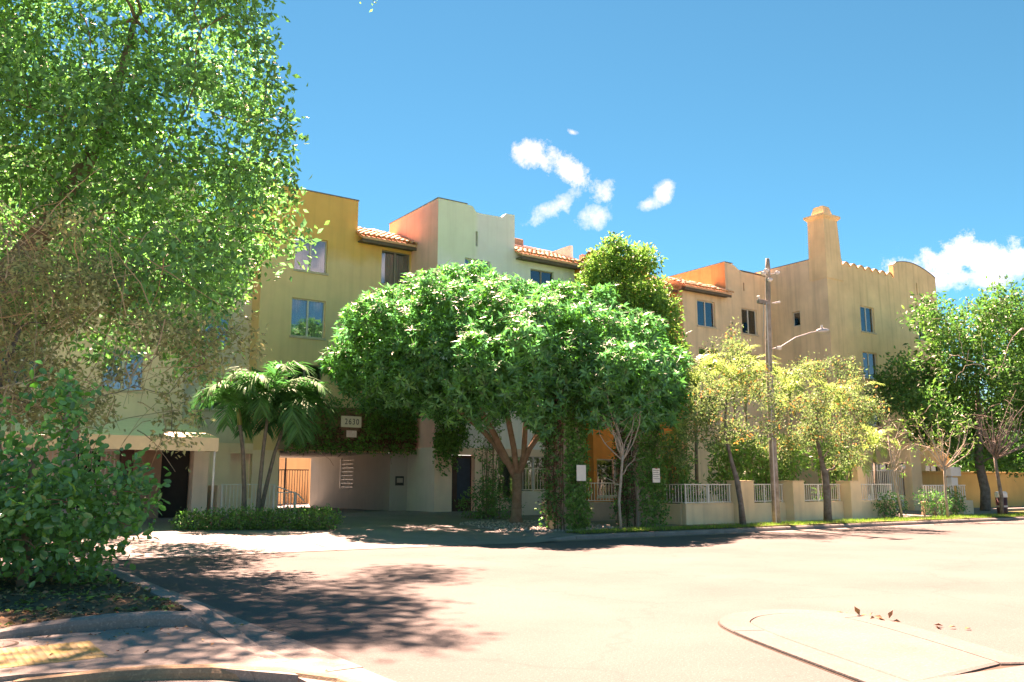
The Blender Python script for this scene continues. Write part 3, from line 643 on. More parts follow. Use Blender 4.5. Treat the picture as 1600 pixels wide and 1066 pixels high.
# --- orange section
wall_x('wall', 25.75, 30.4, 31.6, .3, 11.8, [], M['orange'], label='orange stucco side wall')
fixn(B().prism([(30.4, 11.8), (31.6, 11.8), (31.6, 11.85), (30.4, 12.48)], 'x', 25.75, 29.6).o('parapet', M['orange'], bl))
B().prism([(30.35, 12.5), (31.65, 11.86), (31.65, 11.92), (30.35, 12.57)], 'x', 25.7, 29.62).o('parapet_cap', M['ridge'], bl)
ow = [(26.5, 27.9, 9.9, 11.4), (26.5, 27.9, 7.2, 8.7), (26.5, 27.9, 4.5, 6.0), (25.95, 28.4, 1.0, 2.7)]
wall_y('wall', 30.4, 25.75, 29.6, .3, 11.8, ow, M['orange'], label='orange stucco wall behind the tall tree')
for i, a in enumerate(ow): window(30.4, *a, 'curtain')
wall_y('wall', 33.8, 29.6, 34.6, .3, 12.35, [(30.6, 32.0, 10, 11.5), (32.7, 34.0, 10, 11.5), (30.6, 32.0, 7.2, 8.8)], M['orange'], label='orange stucco bay under the short tiled eave')
for a in ((30.6, 32.0, 10, 11.5), (32.7, 34.0, 10, 11.5), (30.6, 32.0, 7.2, 8.8)): window(33.8, *a, 'curtain_grey')
B().box((29.58, 30.42, .3), (29.6, 33.8, 11.8)).o('wall', M['orange'], bl)
fixn(B().prism([(29.6, 12.4), (35.2, 12.4), (35.2, 13.6), (29.6, 14.1)], 'y', 35.6, 35.9).o('parapet', M['pink'], bl))
body(25.8, 29.5, 30.65, 36, .3, 11.8, M['orange']); body(29.6, 34.6, 34.05, 38, .3, 12.3, M['orange'])
# --- tan section
tw = [(35.76, 37.23, 10.37, 11.84), (39.5, 40.88, 10.3, 11.8), (35.76, 37.23, 7.6, 9.1), (39.5, 40.88, 7.6, 9.1), (35.76, 37.23, 4.9, 6.4)]
sl2 = (39.75, 39.86, 12.85, 13.35)
wall_y('wall', 33.0, 34.6, 38.2, .3, 12.5, [tw[0], tw[2], tw[4]], M['tan'], label='tan stucco bay under the tiled eave')
wall_y('wall', 33.0, 38.2, 42.2, .3, 13.6, [tw[1], tw[3], sl2], M['tan'], label='tan stucco wall section with curved parapet')
B().box((39.7, 33.15, 12.8), (39.9, 33.2, 13.4)).o('slot_back', M['dark'], bl)
wall_x('wall', 34.6, 33.0, 36, .3, 13.02, [], M['tan'], label='shaded tan side wall')
fixn(B().prism([(38.2, 13.6), (42.2, 13.6), (42.2, 13.98), (39.75, 14.02), (39.5, 14.05), (39.3, 14.15), (39.1, 14.27), (38.85, 14.35), (38.2, 14.38)], 'y', 33.0, 33.3).o('parapet', M['tan'], bl))
wall_x('wall', 38.19, 33.0, 38.6, 12.4, 14.36, [], M['orange_worn'], label='weathered orange side of the tan section parapet')
B().box((38.16, 32.97, 14.382), (38.9, 33.33, 14.42)).o('parapet_cap', M['cap'], bl); B().box((38.16, 33.33, 14.365), (38.4, 38.6, 14.41)).o('parapet_cap', M['cap'], bl)
B().box((39.5, 32.97, 14.06), (42.15, 33.33, 14.09)).o('parapet_cap', M['cap'], bl)
for a, c in zip(tw, ('shutter_reflection', 'blind_dark', 'curtain', 'curtain', 'curtain')): window(33.0, *a, c)  # blue sheet in the first window paints the reflection in its glass
body(34.65, 42.1, 33.25, 38, .3, 12.6, M['tan']); B().box((38.25, 33.31, 12.6), (42.1, 38.5, 13.6)).o('roof_slab', M['tan'], bl)
# --- end tower
ew = [(45.25, 46.65, 10.42, 11.95), (45.2, 46.65, 7.65, 9.2), (45.2, 46.65, 4.85, 6.4), (51.37, 51.96, 10.5, 11.63), (50.95, 52.6, .9, 2.7), (45.4, 47.2, 1.0, 2.7)]
sl3 = (51.52, 51.62, 13.35, 14.25)
wall_y('wall', 29.0, 42.2, 49.05, .3, 14.15, ew[:3] + ew[5:], M['tower'], label='ochre tan end tower front wall')
wall_y('wall', 29.0, 49.05, 53.85, .3, 14.15, [ew[3], ew[4], (51.52, 51.62, 13.35, 14.15)], M['tower'], label='ochre tan end tower wall with arched parapet')
B().box((51.4, 29.15, 13.3), (51.7, 29.2, 14.3)).o('slot_back', M['dark'], bl)
tp_ = [(49.05, 14.15), (53.85, 14.15), (53.85, 14.75)] + [(53.85 - .0 - 4.8 * t, 14.75 + .62 * math.sin(math.pi * (.02 + .80 * t)) + .0 * t) for t in [i / 14 for i in range(1, 14)]] + [(49.05, 14.95)]
fixn(B().prism(tp_, 'y', 29.0, 29.3).o('parapet', M['tower'], bl))
n = len(tp_); b = B()
for i in range(2, n - 1):
    (xa, za), (xb, zb) = tp_[i], tp_[i + 1]; b.add([(xa, 28.97, za + .002), (xb, 28.97, zb + .002), (xb, 29.33, zb + .002), (xa, 29.33, za + .002), (xa, 28.97, za + .05), (xb, 28.97, zb + .05), (xb, 29.33, zb + .05), (xa, 29.33, za + .05)], [(0, 1, 2, 3), (4, 5, 6, 7), (0, 1, 5, 4), (2, 3, 7, 6), (1, 2, 6, 5), (0, 3, 7, 4)])
fixn(b.o('parapet_cap', M['cap'], bl))
wall_x('wall', 42.2, 29.0, 36, .3, 14.48, [(30.95, 31.5, 10.7, 11.58)], M['tan'], label='tan left side wall of the end tower')
o = B().box((42.3, 30.98, 10.72), (42.34, 31.03, 11.56)).box((42.3, 31.43, 10.72), (42.34, 31.48, 11.56)).box((42.3, 31.03, 10.72), (42.34, 31.43, 10.77)).box((42.3, 31.03, 11.51), (42.34, 31.43, 11.56)).o('window', M['frame'], bl)
B().box((42.31, 31.03, 10.77), (42.32, 31.43, 11.51)).o('pane', M['glass'], o); B().box((42.46, 30.9, 10.6), (42.5, 31.6, 11.7)).o('blind', M['blind_dark'], o)
B().box((42.17, 30.1, 14.482), (42.42, 36, 14.53)).o('parapet_cap', M['cap'], bl)
for a, c in zip(ew, ('shutter_reflection', 'blind_dark', 'curtain', 'blind_dark', 'blind_dark', 'blind_dark')): window(29.0, *a, c, 'frame', 1 if a[0] == 51.37 else 2)
body(42.46, 53.8, 29.3, 38, .3, 13.9, M['tower'])
B().box((53.83, 29.02, .3), (53.85, 38, 14.7)).o('wall', M['tower'], bl)
# chimney on the tower corner (slight batter), slab cap and tapered pot
def frus(a0, a1, z0, z1, m, name, parent):
    (x0, y0, x1, y1), (p0, q0, p1, q1) = a0, a1
    b = B().add([(x0,y0,z0),(x1,y0,z0),(x1,y1,z0),(x0,y1,z0),(p0,q0,z1),(p1,q0,z1),(p1,q1,z1),(p0,q1,z1)], [(0,3,2,1),(4,5,6,7),(0,1,5,4),(1,2,6,5),(2,3,7,6),(3,0,4,7)]); return b.o(name, m, parent)
ch = frus((42.17, 28.96, 43.75, 30.15), (42.22, 29.0, 43.5, 30.1), 13.2, 16.75, M['tower'], 'chimney', bl)
frus((42.22, 29.0, 43.5, 30.1), (42.05, 28.85, 43.65, 30.25), 16.75, 16.92, M['tower'], 'collar', ch)
B().box((42.05, 28.85, 16.922), (43.65, 30.25, 17.04)).o('cap_slab', M['tower'], ch)
frus((42.4, 29.1, 43.3, 30.0), (42.52, 29.22, 43.12, 29.85), 17.042, 17.62, M['tower'], 'pot', ch)
# --- tiled roofs: every barrel tile its own piece
seg = 6; tv = []; TLn = .46
for (yy, r, zz) in ((0, .118, 0), (TLn, .098, 0)):
    for rr in (r, r - .016):
        for i in range(seg + 1): a = math.pi * i / seg; tv.append((-rr * math.cos(a), yy, rr * math.sin(a) * .85))
k = seg + 1; tf = []
for i in range(seg):
    tf += [(i, i+1, 2*k+i+1, 2*k+i), (k+i, 3*k+i, 3*k+i+1, k+i+1), (i, k+i, k+i+1, i+1), (2*k+i, 2*k+i+1, 3*k+i+1, 3*k+i)]
tf += [(0, 2*k, 3*k, k), (seg, k+seg, 3*k+seg, 2*k+seg)]
tile_me = mesh('tile', tv, tf, M['tile'], True)
def tiled_roof(x0, x1, y, z, rows, slope, label, ridge=None, overh=.55):
    th = R(slope); cs, sn = math.cos(th), math.sin(th); run = rows * .38
    b = B(); b.prism([(y - overh + .03, z - .02), (y - overh + .03 + run * cs, z - .02 + run * sn), (y - overh + .03 + run * cs, z - .14 + run * sn), (y - overh + .03, z - .12)], 'x', x0, x1)
    o = b.o('tiled_roof', M['tile'], bl); fixn(o); o['label'] = label
    B().box((x0, y - overh + .06, z - .26), (x1, y - overh + .12, z - .122)).o('fascia', M['fascia'], o); B().box((x0, y - overh + .12, z - .2), (x1, y - .002, z - .15)).o('soffit', M['fascia'], o)
    n = int((x1 - x0) / .245); step = (x1 - x0) / n; rdm = random.Random(int(x0 * 10))
    for i in range(n + 1):
        for j in range(rows):
            yy = y - overh - .05 + j * .38 * cs; zz = z - .012 + j * .38 * sn + .012
            inst('tile', tile_me, o, (x0 + i * step + rdm.gauss(0, .006), yy + rdm.gauss(0, .01), zz + rdm.gauss(0, .004)), (th + rdm.gauss(0, .01) - .03, 0, rdm.gauss(0, .015)))
    return o, y - overh + run * cs, z + run * sn
r1 = tiled_roof(15.42, 18.9, 34.0, 12.28, 6, 24, 'orange clay tiled eave beside the yellow parapet')
r2 = tiled_roof(22.25, 25.85, 31.6, 12.02, 6, 24, 'orange clay tiled eave on the mint bay')
r3 = tiled_roof(29.7, 34.55, 33.8, 12.4, 4, 24, 'short clay tiled eave on the orange bay')
r4 = tiled_roof(34.35, 38.12, 33.0, 12.42, 4, 24, 'orange clay tiled eave on the tan bay')
def ridge(ro, pts, r=.12): B().tube(pts, r, 8).o('ridge', M['ridge'], ro, True)
ridge(r1[0], [(17.0, 35.9, 13.35), (17.6, 35.0, 12.95), (18.95, 33.6, 12.42)])
ridge(r2[0], [(22.6, r2[1], r2[2] + .05), (25.7, r2[1], r2[2] + .0)]); ridge(r2[0], [(22.5, 32.6, 12.8), (25.6, 32.5, 12.68)], .09)
B().cbox((22.9, r2[1] - .3, r2[2]), (23.6, r2[1] + .3, r2[2] + .35), .03).o('roof_vent', M['lintel'], r2[0])
B().box((25.55, 31.7, 12.3), (25.75, 33.4, 13.05)).o('parapet_stub', M['mint'], r2[0])
# scalloped tile edge along the end tower roof
sr = B().prism([(29.05, 14.15), (32, 14.6), (32, 14.4), (29.05, 14.05)], 'x', 43.8, 49.0).o('tiled_roof', M['tile'], bl); fixn(sr); sr['label'] = 'tile roof edge with scalloped end on the end tower'
for i in range(7):
    xc = 44.1 + i * .74; b = B(); pr = [(xc - .37, 14.152)] + [(xc - .37 + .74 * t / 8, 14.152 + .22 * math.sin(math.pi * t / 8)) for t in range(1, 8)] + [(xc + .37, 14.152)]
    fixn(b.prism(pr, 'y', 28.99, 29.25).o('scallop', M['tower'], sr))
    pr2 = [(x_, z_ + .012) for x_, z_ in pr] + [(x_, z_ + .055) for x_, z_ in pr[::-1]]
    fixn(B().prism(pr2, 'y', 28.93, 29.6).o('scallop_tile', M['tile'], sr))
B().box((43.5, 28.985, 14.152), (43.74, 29.25, 14.5)).o('parapet', M['tower'], bl)
# ================================================================== OBJECTS ROUND THE BUILDING
def bar_mesh(name, w_, h, m, d=None):
    d = d or w_; return mesh(name, [(x, y, z) for z in (0, h) for x, y in ((-w_/2, -d/2), (w_/2, -d/2), (w_/2, d/2), (-w_/2, d/2))], [(0, 1, 5, 4), (1, 2, 6, 5), (2, 3, 7, 6), (3, 0, 4, 7), (4, 5, 6, 7)], m)
def railing(parent, p, q, z0, z1, n, mname='white_metal', bw=.022, posts=()):
    """a run of railing from p to q: two rails and n balusters"""
    p, q = Vector(p), Vector(q); d = (q - p); ang = math.atan2(d.y, d.x); L = d.length
    def rail(z, h, t): 
        c, s = math.cos(ang), math.sin(ang); V = []
        for x in (0, L):
            for yy, zz in ((-t, 0), (t, 0), (t, h), (-t, h)): V.append((p.x + x * c - yy * s, p.y + x * s + yy * c, z + zz))
        return V, [(0, 3, 2, 1), (4, 5, 6, 7), (0, 1, 5, 4), (1, 2, 6, 5), (2, 3, 7, 6), (3, 0, 4, 7)]
    b = B(); b.add(*rail(z1 - .035, .035, .025)); b.add(*rail(z0 + .04, .03, .018)); r = b.o('railing', M[mname], parent)
    me = bar_mesh('baluster', bw, z1 - z0 - .105, M[mname])
    for i in range(n):
        t = (i + .5) / n; pt = p + d * t; inst('baluster', me, r, (pt.x, pt.y, z0 + .07), (0, 0, ang))
    mp = bar_mesh('rail_post', .05, z1 - z0 - .03, M[mname])
    for t in posts: pt = p + d * t; inst('rail_post', mp, r, (pt.x + .0, pt.y - .0, z0), (0, 0, ang))
    return r
def plinth(name, x0, x1, y0, y1, z0, z1, m, parent): return B().cbox((x0, y0, z0), (x1, y1, z1), .015).o(name, M[m], parent)
fw = thing('boundary_wall', 'low tan rendered wall with white railings and square piers along the pavement', 'wall', (29, 22, .1))
segs = [(22.9, 25.42), (26.15, 28.45), (29.15, 32.2), (32.95, 36.0)]; piers = [(25.42, 26.15), (28.45, 29.15), (32.2, 32.95)]
for a, c in segs:
    plinth('wall_panel', a, c, 22.0, 22.22, .02, .86, 'fence_wall', fw); railing(fw, (a + .02, 22.1, 0), (c - .02, 22.1, 0), .86, 1.57, int((c - a) / .135), posts=(.03, .5, .97))
for a, c in piers:
    plinth('pier', a, c, 21.62, 22.3, .02, 1.66, 'fence_wall', fw); B().cbox((a - .02, 21.6, 1.662), (c + .02, 22.32, 1.7), .01).o('pier_cap', M['fence_wall'], fw)
plinth('wall_panel', 22.88, 23.1, 22.235, 24.2, .02, .857, 'fence_wall', fw); railing(fw, (22.97, 22.2, 0), (22.97, 24.1, 0), .857, 1.57, 13, posts=(.95,))
B().cbox((22.85, 21.97, .857), (25.41, 22.25, .885), .008).o('coping', M['fence_wall'], fw)
# low walls and railings round the patios between the ivy pillars
pw = thing('patio_wall', 'shaded brown patio wall with railing between the ivy pillars', 'wall', (21.6, 25, .2))
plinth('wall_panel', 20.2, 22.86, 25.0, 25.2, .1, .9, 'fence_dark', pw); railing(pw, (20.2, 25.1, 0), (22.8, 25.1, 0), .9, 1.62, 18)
mw_ = thing('porch_wall', 'shaded grey green porch wall with railing behind the multi-stemmed trunk', 'wall', (21, 28.5, .3))
plinth('wall_panel', 20.1, 21.9, 28.5, 28.7, .2, 1.28, 'grey', mw_); plinth('pier', 21.9, 22.35, 28.45, 28.8, .2, 2.9, 'grey', mw_); railing(mw_, (20.12, 28.6, 0), (21.88, 28.6, 0), 1.28, 2.2, 12)
# --- far right end of the fence: porch pillars, gate, low wall
ew_ = thing('end_wall', 'short tan wall with white railing and square pier at the far street end', 'wall', (41, 22, .1))
plinth('wall_panel', 38.9, 41.7, 22.3, 22.5, .02, .76, 'fence_wall', ew_); plinth('pier', 41.7, 42.65, 22.0, 22.6, .02, .78, 'fence_wall', ew_); railing(ew_, (38.95, 22.4, 0), (41.75, 22.4, 0), .76, 1.52, 13, bw=.05); railing(ew_, (41.8, 22.3, 0), (42.6, 22.3, 0), .78, 1.52, 4, bw=.04)
for i, (x0, x1, y0, z1, lb) in enumerate(((42.6, 43.55, 25.0, 3.58, 'tall tan porch pillar beside the gate at the far end'), (38.2, 38.9, 25.2, 3.0, 'shorter tan porch pillar partly hidden by palm fronds'))):
    pp = thing('porch_pillar', lb, 'pillar', (x0, y0, .2), 'porch pillars'); plinth('shaft', x0, x1, y0, y0 + 1.1, .1, z1, 'fence_wall', pp); B().cbox((x0 - .04, y0 - .04, z1 + .002), (x1 + .04, y0 + 1.14, z1 + .08), .01).o('top', M['fence_wall'], pp)
gg = thing('entrance_gate', 'white barred gate between the porch pillars at the far end', 'gate', (40.5, 25.4, .2)); railing(gg, (38.92, 25.5, 0), (42.58, 25.5, 0), 1.0, 2.25, 22, bw=.035); plinth('kick_panel', 38.95, 42.55, 25.48, 25.54, .25, 1.0, 'white_metal', gg)
lt = thing('globe_lantern', 'round pale globe lantern on the porch side wall', 'lantern', (41.9, 25.05, 2.4))
v = []; f = []
for i in range(9):
    for j in range(12): a, c = math.pi * i / 8, 2 * math.pi * j / 12; v.append((41.95 + .16 * math.sin(a) * math.cos(c), 25.1 + .16 * math.sin(a) * math.sin(c), 2.42 + .16 * math.cos(a)))
for i in range(8):
    for j in range(12): f.append((i*12+j, i*12+(j+1)%12, (i+1)*12+(j+1)%12, (i+1)*12+j))
obj('globe', v, f, M['ceramic'], lt, True); B().tube([(41.95, 25.1, 2.2), (41.95, 25.1, 1.0)], .03).o('stem', M['dark_metal'], lt); B().tube([(41.95, 25.1, 2.57), (41.95, 25.1, 2.64)], [.08, .02]).o('finial', M['dark_metal'], lt)
# bin by the last sapling
bn = thing('street_bin', 'maroon street bin with white lid by the last bare sapling', 'bin', (41.9, 20.3, .1))
B().tube([(41.9, 20.3, .12), (41.9, 20.3, .2), (41.9, 20.3, .95)], [.19, .22, .25], 14).o('barrel', M['bin'], bn, True); B().tube([(41.9, 20.3, .95), (41.9, 20.3, 1.16), (41.9, 20.3, 1.22)], [.262, .262, .2], 14).o('lid', M['white_metal'], bn); B().tube([(41.9, 20.3, .5), (41.9, 20.3, .58)], [.238, .241], 14).o('band', M['tape'], bn)
# white meter cabinets on posts beyond the low end wall
vn = thing('meter_cabinet', 'white metal meter cabinets on posts beyond the low end wall', 'cabinet', (42.9, 21.6, .1))
for xx in (42.95, 43.55): B().tube([(xx, 23.2, .05), (xx, 23.2, 1.5)], .035, 8).o('post', M['lamp_grey'], vn, True)
B().cbox((42.8, 23.05, 1.95), (43.75, 23.4, 2.4), .02).o('upper_box', M['white_metal'], vn); B().cbox((42.85, 23.08, 1.48), (43.45, 23.36, 1.88), .02).o('lower_box', M['white_metal'], vn); B().box((42.9, 23.1, 1.88), (43.0, 23.3, 1.95)).o('conduit', M['lamp_grey'], vn)
# ochre boundary wall of the next plot
oc = thing('ochre_wall', 'long plain ochre wall across the side street at far right', 'wall', (60, 27.6, 0))
B().cbox((47.5, 27.6, -.02), (100, 27.9, 2.2), .02).o('panel', M['ochre'], oc); B().cbox((47.4, 27.5, 2.202), (100, 28.0, 2.3), .02).o('coping', M['ochre'], oc)
sheet('far_pavement', [(47.5, 25.6), (110, 25.6), (110, 27.6), (47.5, 27.6)], .12, M['concrete'], .14)
# --- awning entrance at the left
aw = thing('entrance_awning', 'cream canvas awning with yellow valance on thin posts over the left entrance', 'awning', (6, 28, .2))
x0, x1 = 1.0, 8.1
fixn(B().add([(x0, 28.0, 3.02), (x1, 28.0, 3.02), (x1 - .1, 33.15, 3.92), (x0, 33.15, 3.92), (x0, 28.0, 2.99), (x1, 28.0, 2.99), (x1 - .1, 33.15, 3.89), (x0, 33.15, 3.89)], [(0, 1, 2, 3), (4, 5, 6, 7), (0, 1, 5, 4), (1, 2, 6, 5), (2, 3, 7, 6), (3, 0, 4, 7)]).o('canvas', M['awning'], aw))
B().box((x0, 27.975, 2.6), (x1 + .0, 27.998, 3.025)).o('valance', M['awning_side'], aw)
fixn(B().prism([(28.0, 2.6), (28.0, 3.015), (33.1, 3.9), (33.1, 3.5), (29.8, 3.02), (29.55, 2.85), (29.5, 2.62)], 'x', x1 + .002, x1 + .02).o('side_valance', M['awning_side'], aw))
for xx, yy in ((8.02, 28.05), (3.0, 28.05)): B().tube([(xx, yy, .2), (xx, yy, 2.95)], .035, 10).o('post', M['white_metal'], aw, True)
eg = thing('entrance_gate', 'white barred entrance gate half hidden behind the round-leaved bush', 'gate', (5, 31.5, .3))
railing(eg, (3.4, 31.6, 0), (5.8, 31.6, 0), .4, 2.7, 18, bw=.03)
en = thing('entrance_screen', 'brown panelled entrance screen in the shade under the awning', 'screen', (6.8, 31.4, .3))
B().cbox((5.9, 31.4, .25), (6.3, 31.7, 3.3), .01).o('side_panel', M['door'], en); B().cbox((6.3, 31.38, .25), (7.2, 31.62, 3.4), .01).o('panel', M['brownpanel'], en); B().cbox((7.2, 31.7, .25), (8.2, 31.8, 3.4), .01).o('door', M['dark'], en)
plinth('jamb', 8.22, 8.75, 31.2, 34.0, .25, 3.2, 'cream', en)
rr = thing('ramp_railing', 'white railing of the entrance ramp behind the palm trunks', 'railing', (10.5, 31, .4))
railing(rr, (9.15, 31.0, 0), (11.1, 31.0, 0), .45, 1.57, 15, posts=(.02, .98)); railing(rr, (11.13, 31.0, 0), (11.9, 31.0, 0), .42, 1.28, 6, posts=(.98,))
B().tube([(11.1, 30.95, 1.5), (11.95, 30.95, 1.2), (12.2, 30.95, .95)], .022, 6).o('handrail', M['white_metal'], rr)
B().box((9.1, 31.2, .2), (9.2, 33.9, 1.52)).o('end_panel', M['cream'], rr)
# --- signs
def text(s, x, y, z, h, m, parent, name='lettering', space=1.0, sx=1.0):
    cu = bpy.data.curves.new(name, 'FONT'); cu.body = s; cu.size = h; cu.align_x = 'CENTER'; cu.align_y = 'CENTER'; cu.extrude = .004; cu.space_character = space
    o = bpy.data.objects.new(name, cu); COL.objects.link(o); dg = bpy.context.evaluated_depsgraph_get(); me = bpy.data.meshes.new_from_object(o.evaluated_get(dg)); bpy.data.objects.remove(o)
    me.materials.clear(); me.materials.append(m); q = inst(name, me, parent, (x, y, z), (R(90), 0, 0), (sx, 1, 1)); return q
sg = thing('number_sign', 'white house number sign reading 2630 on the ivy over the garage', 'sign', (14.95, 33.0, 4.1))
B().cbox((14.5, 33.05, 3.88), (15.4, 33.1, 4.34), .006).o('board', M['sign_white'], sg); text('2630', 14.97, 33.042, 4.1, .34, M['ink'], sg, 'numerals', 1.25, .8)
sg = thing('clearance_sign', 'small pink and white sign below the house number sign', 'sign', (14.97, 33.0, 3.6))
B().cbox((14.75, 33.05, 3.47), (15.2, 33.08, 3.75), .005).o('board', M['sign_pink'], sg)
def notice(x, y, z, lb, m2, wd=.34, ht=.48):
    s_ = thing('notice_sign', lb, 'sign', (x, y, z), 'white notice signs on the ivy pillars'); B().cbox((x - wd/2, y - .02, z - ht/2), (x + wd/2, y, z + ht/2), .005).o('board', M['sign_white'], s_)
    return s_
s1 = notice(17.62, 21.42, 1.92, 'white notice sign partly overgrown on the left ivy pillar', None, .38, .5)
s2 = notice(20.98, 21.5, 1.86, 'white notice sign with small print on the right ivy pillar', None)
for k in range(5): B().box((20.83, 21.477, 2.02 - k * .07), (21.13 - .05 * (k % 2), 21.48, 2.035 - k * .07)).o('printed_line', M['ink'], s2)
B().box((20.93, 21.477, 2.08), (21.03, 21.48, 2.12)).o('printed_mark', M['red_ink'], s2)
# --- utility pole with street light
up_ = thing('utility_pole', 'weathered wooden utility pole with insulators and a street light arm', 'utility pole', (25.75, 20.35, .1))
B().tube([(25.75, 20.35, 0), (25.74, 20.35, 3), (25.76, 20.35, 6.2), (25.84, 20.33, 8.2), (25.9, 20.3, 9.6), (25.9, 20.3, 9.95)], [.145, .135, .115, .10, .09, .075], 14).o('pole', M['wood_pole'], up_, True)
B().tube([(25.88, 20.25, 6.5), (26.35, 20.25, 6.62), (27.2, 20.2, 7.05), (28.2, 20.2, 7.35), (28.6, 20.2, 7.42)], .022, 8).o('lamp_arm', M['lamp_grey'], up_, True)
hd = B().tube([(28.5, 20.2, 7.42), (28.7, 20.2, 7.46), (28.95, 20.2, 7.5), (29.25, 20.2, 7.53), (29.3, 20.2, 7.53)], [.035, .08, .10, .06, .02], 10).o('lamp_head', M['lamp_grey'], up_, True); B().tube([(28.85, 20.2, 7.58), (28.85, 20.2, 7.7)], .05, 8).o('photocell', M['ceramic'], hd)
for (xx, yy, zz) in ((25.5, 20.2, 9.28), (25.72, 20.1, 9.05), (26.3, 20.2, 9.42), (25.62, 20.15, 9.4)):
    s_ = B().tube([(25.88, 20.3, zz - .08), (xx, yy, zz)], .025, 6).o('bracket', M['lamp_grey'], up_); B().tube([(xx - .1, yy, zz + .02), (xx, yy, zz + .02), (xx + .12, yy, zz + .05)], [.05, .085, .05], 8).o('insulator', M['ceramic'], s_)
B().cbox((25.2, 20.2, 8.15), (25.8, 20.34, 8.3), .01).o('cross_arm', M['wood_pole'], up_); B().tube([(25.25, 20.25, 8.3), (25.2, 20.25, 8.42)], [.04, .06], 8).o('insulator', M['ceramic'], up_); B().tube([(25.9, 20.2, 8.22), (26.3, 20.15, 8.3)], [.02, .045], 8).o('insulator', M['ceramic'], up_)
B().tube([(25.42, 20.2, 8.15), (25.35, 20.18, 7.3), (25.3, 20.2, 6.9), (25.65, 20.2, 6.75)], .012, 5).o('cable', M['lamp_grey'], up_); B().tube([(25.58, 20.19, 8.2), (25.55, 20.19, 5), (25.53, 20.19, .2)], .02, 6).o('conduit', M['lamp_grey'], up_)
B().tube([(26.05, 20.2, 6.55), (26.2, 20.15, 6.55)], [.06, .09], 8).o('junction_box', M['ceramic'], up_)
# grey post behind the round-leaved bush
gp = thing('wooden_post', 'old grey wooden post standing behind the round-leaved bush', 'post', (2.6, 18.6, 0))
B().cbox((2.42, 18.5, 0), (2.62, 18.7, 3.55), .012).o('post', M['wood_pole'], gp); B().cbox((2.62, 18.55, 0), (2.7, 18.65, 3.3), .008).o('brace', M['bark'], gp)
# ================================================================== VEGETATION
def tree_thing(name, label, cat, base, group=None): return thing(name, label, cat, base, group)
# --- 1. big tree at the left
ft = tree_thing('ficus_tree', 'huge spreading tree with bright backlit leaves filling the upper left', 'tree', (.2, 24.4, .1))
fb = Vector((.2, 24.4, .1)); lobes = []; rd = random.Random(11)
# outline of the crown, measured as (sideways, height) from the trunk in the diagonal frame
outl = [(s, z) for s, z in ((-4, 15), (-2, 15.5), (0, 16), (2, 16), (4, 16), (6, 15.2), (5.5, 13.4), (6.2, 12.8), (6.4, 11.2), (7.0, 9.6), (6.8, 8.2), (6.2, 6.6), (5.6, 5.6))]
for i in range(340):
    s = rd.uniform(-3.5, 9.2); d = rd.uniform(-3.0, 6.5); z = rd.uniform(4.6, 19.5)
    lim = (7.7 if 8.0 < z < 12 else (7.5 - max(0, z - 13) * .3 if z >= 12 else 7.5 - (8.0 - z) * .4)) - .228 * d
    if d < -1 and s > 2 and rd.random() < .5: continue
    if z < 7.0 and s < 5.5 and rd.random() < .8: continue
    if z > 16 and s > 4 and rd.random() < .4: continue
    lim += rd.gauss(0, .3)
    if s > lim: continue
    r = rd.uniform(.6, 1.25); lobes.append((*diag(fb, min(s, lim - r * .7), d, z), r, r * .8))
for i in range(120):   # unseen high canopy added to dapple the road and corner with shade
    h = rd.uniform(14.8, 20.5); r = rd.uniform(.6, 1.1); tx, ty = rd.uniform(1.2, 8.4), rd.uniform(8.0, 15.5)
    if tx > 4 + (ty - 8) * .75 + rd.gauss(0, .4): continue
    cx, cy = tx + .222 * h, ty + .61 * h
    if (h - 1.6 - r * 1.2) / (cx * .572 + cy * .82) < .6: continue
    lobes.append((cx, cy, h, r, r * .8))
for s, z, d in ((7.8, 9.6, 0), (8.0, 9.0, .4), (7.5, 10.9, .5), (7.4, 12.4, -.5), (7.1, 13.9, .3), (6.6, 15.2, .5), (6.1, 16.2, 0), (7.4, 8.2, -.6), (8.1, 10.1, -.4), (6.7, 6.8, .6), (6.4, 5.7, -.3), (7.9, 7.6, .2), (8.4, 7.4, .3), (5.7, 17.2, .4), (7.7, 11.5, .0), (6.5, 7.4, 0), (6.0, 5.2, .3), (5.7, 6.0, -.5), (6.4, 4.6, 0), (5.5, 4.9, .8)):
    r = rd.uniform(.45, .7); lobes.append((*diag(fb, s, d, z), r, r * .8))
P, Q = lobe_points(lobes, 8.5, (.35, 1.1))
V, F = scatter_leaves(P, Q, 5, .21, .10, .17, .3, .5, droop=.25)
np_mesh('crown', V, F, M['l_ficus'], ft)
tips = [(x, y, z) for x, y, z, r, rz in lobes]
grow(fb, [diag(fb, 0, 0, 0), diag(fb, .1, 0, 2.0), diag(fb, .5, .1, 4.2), diag(fb, 1.4, .3, 6.5), diag(fb, 2.4, .8, 8.5), diag(fb, 3.2, 1.2, 11), diag(fb, 3.6, 1.4, 14)], [.62, .48, .42, .33, .24, .16, .07], tips, M['bark_ficus'], ft, r_tip=.018, n=9, sag=.1, seed=5)
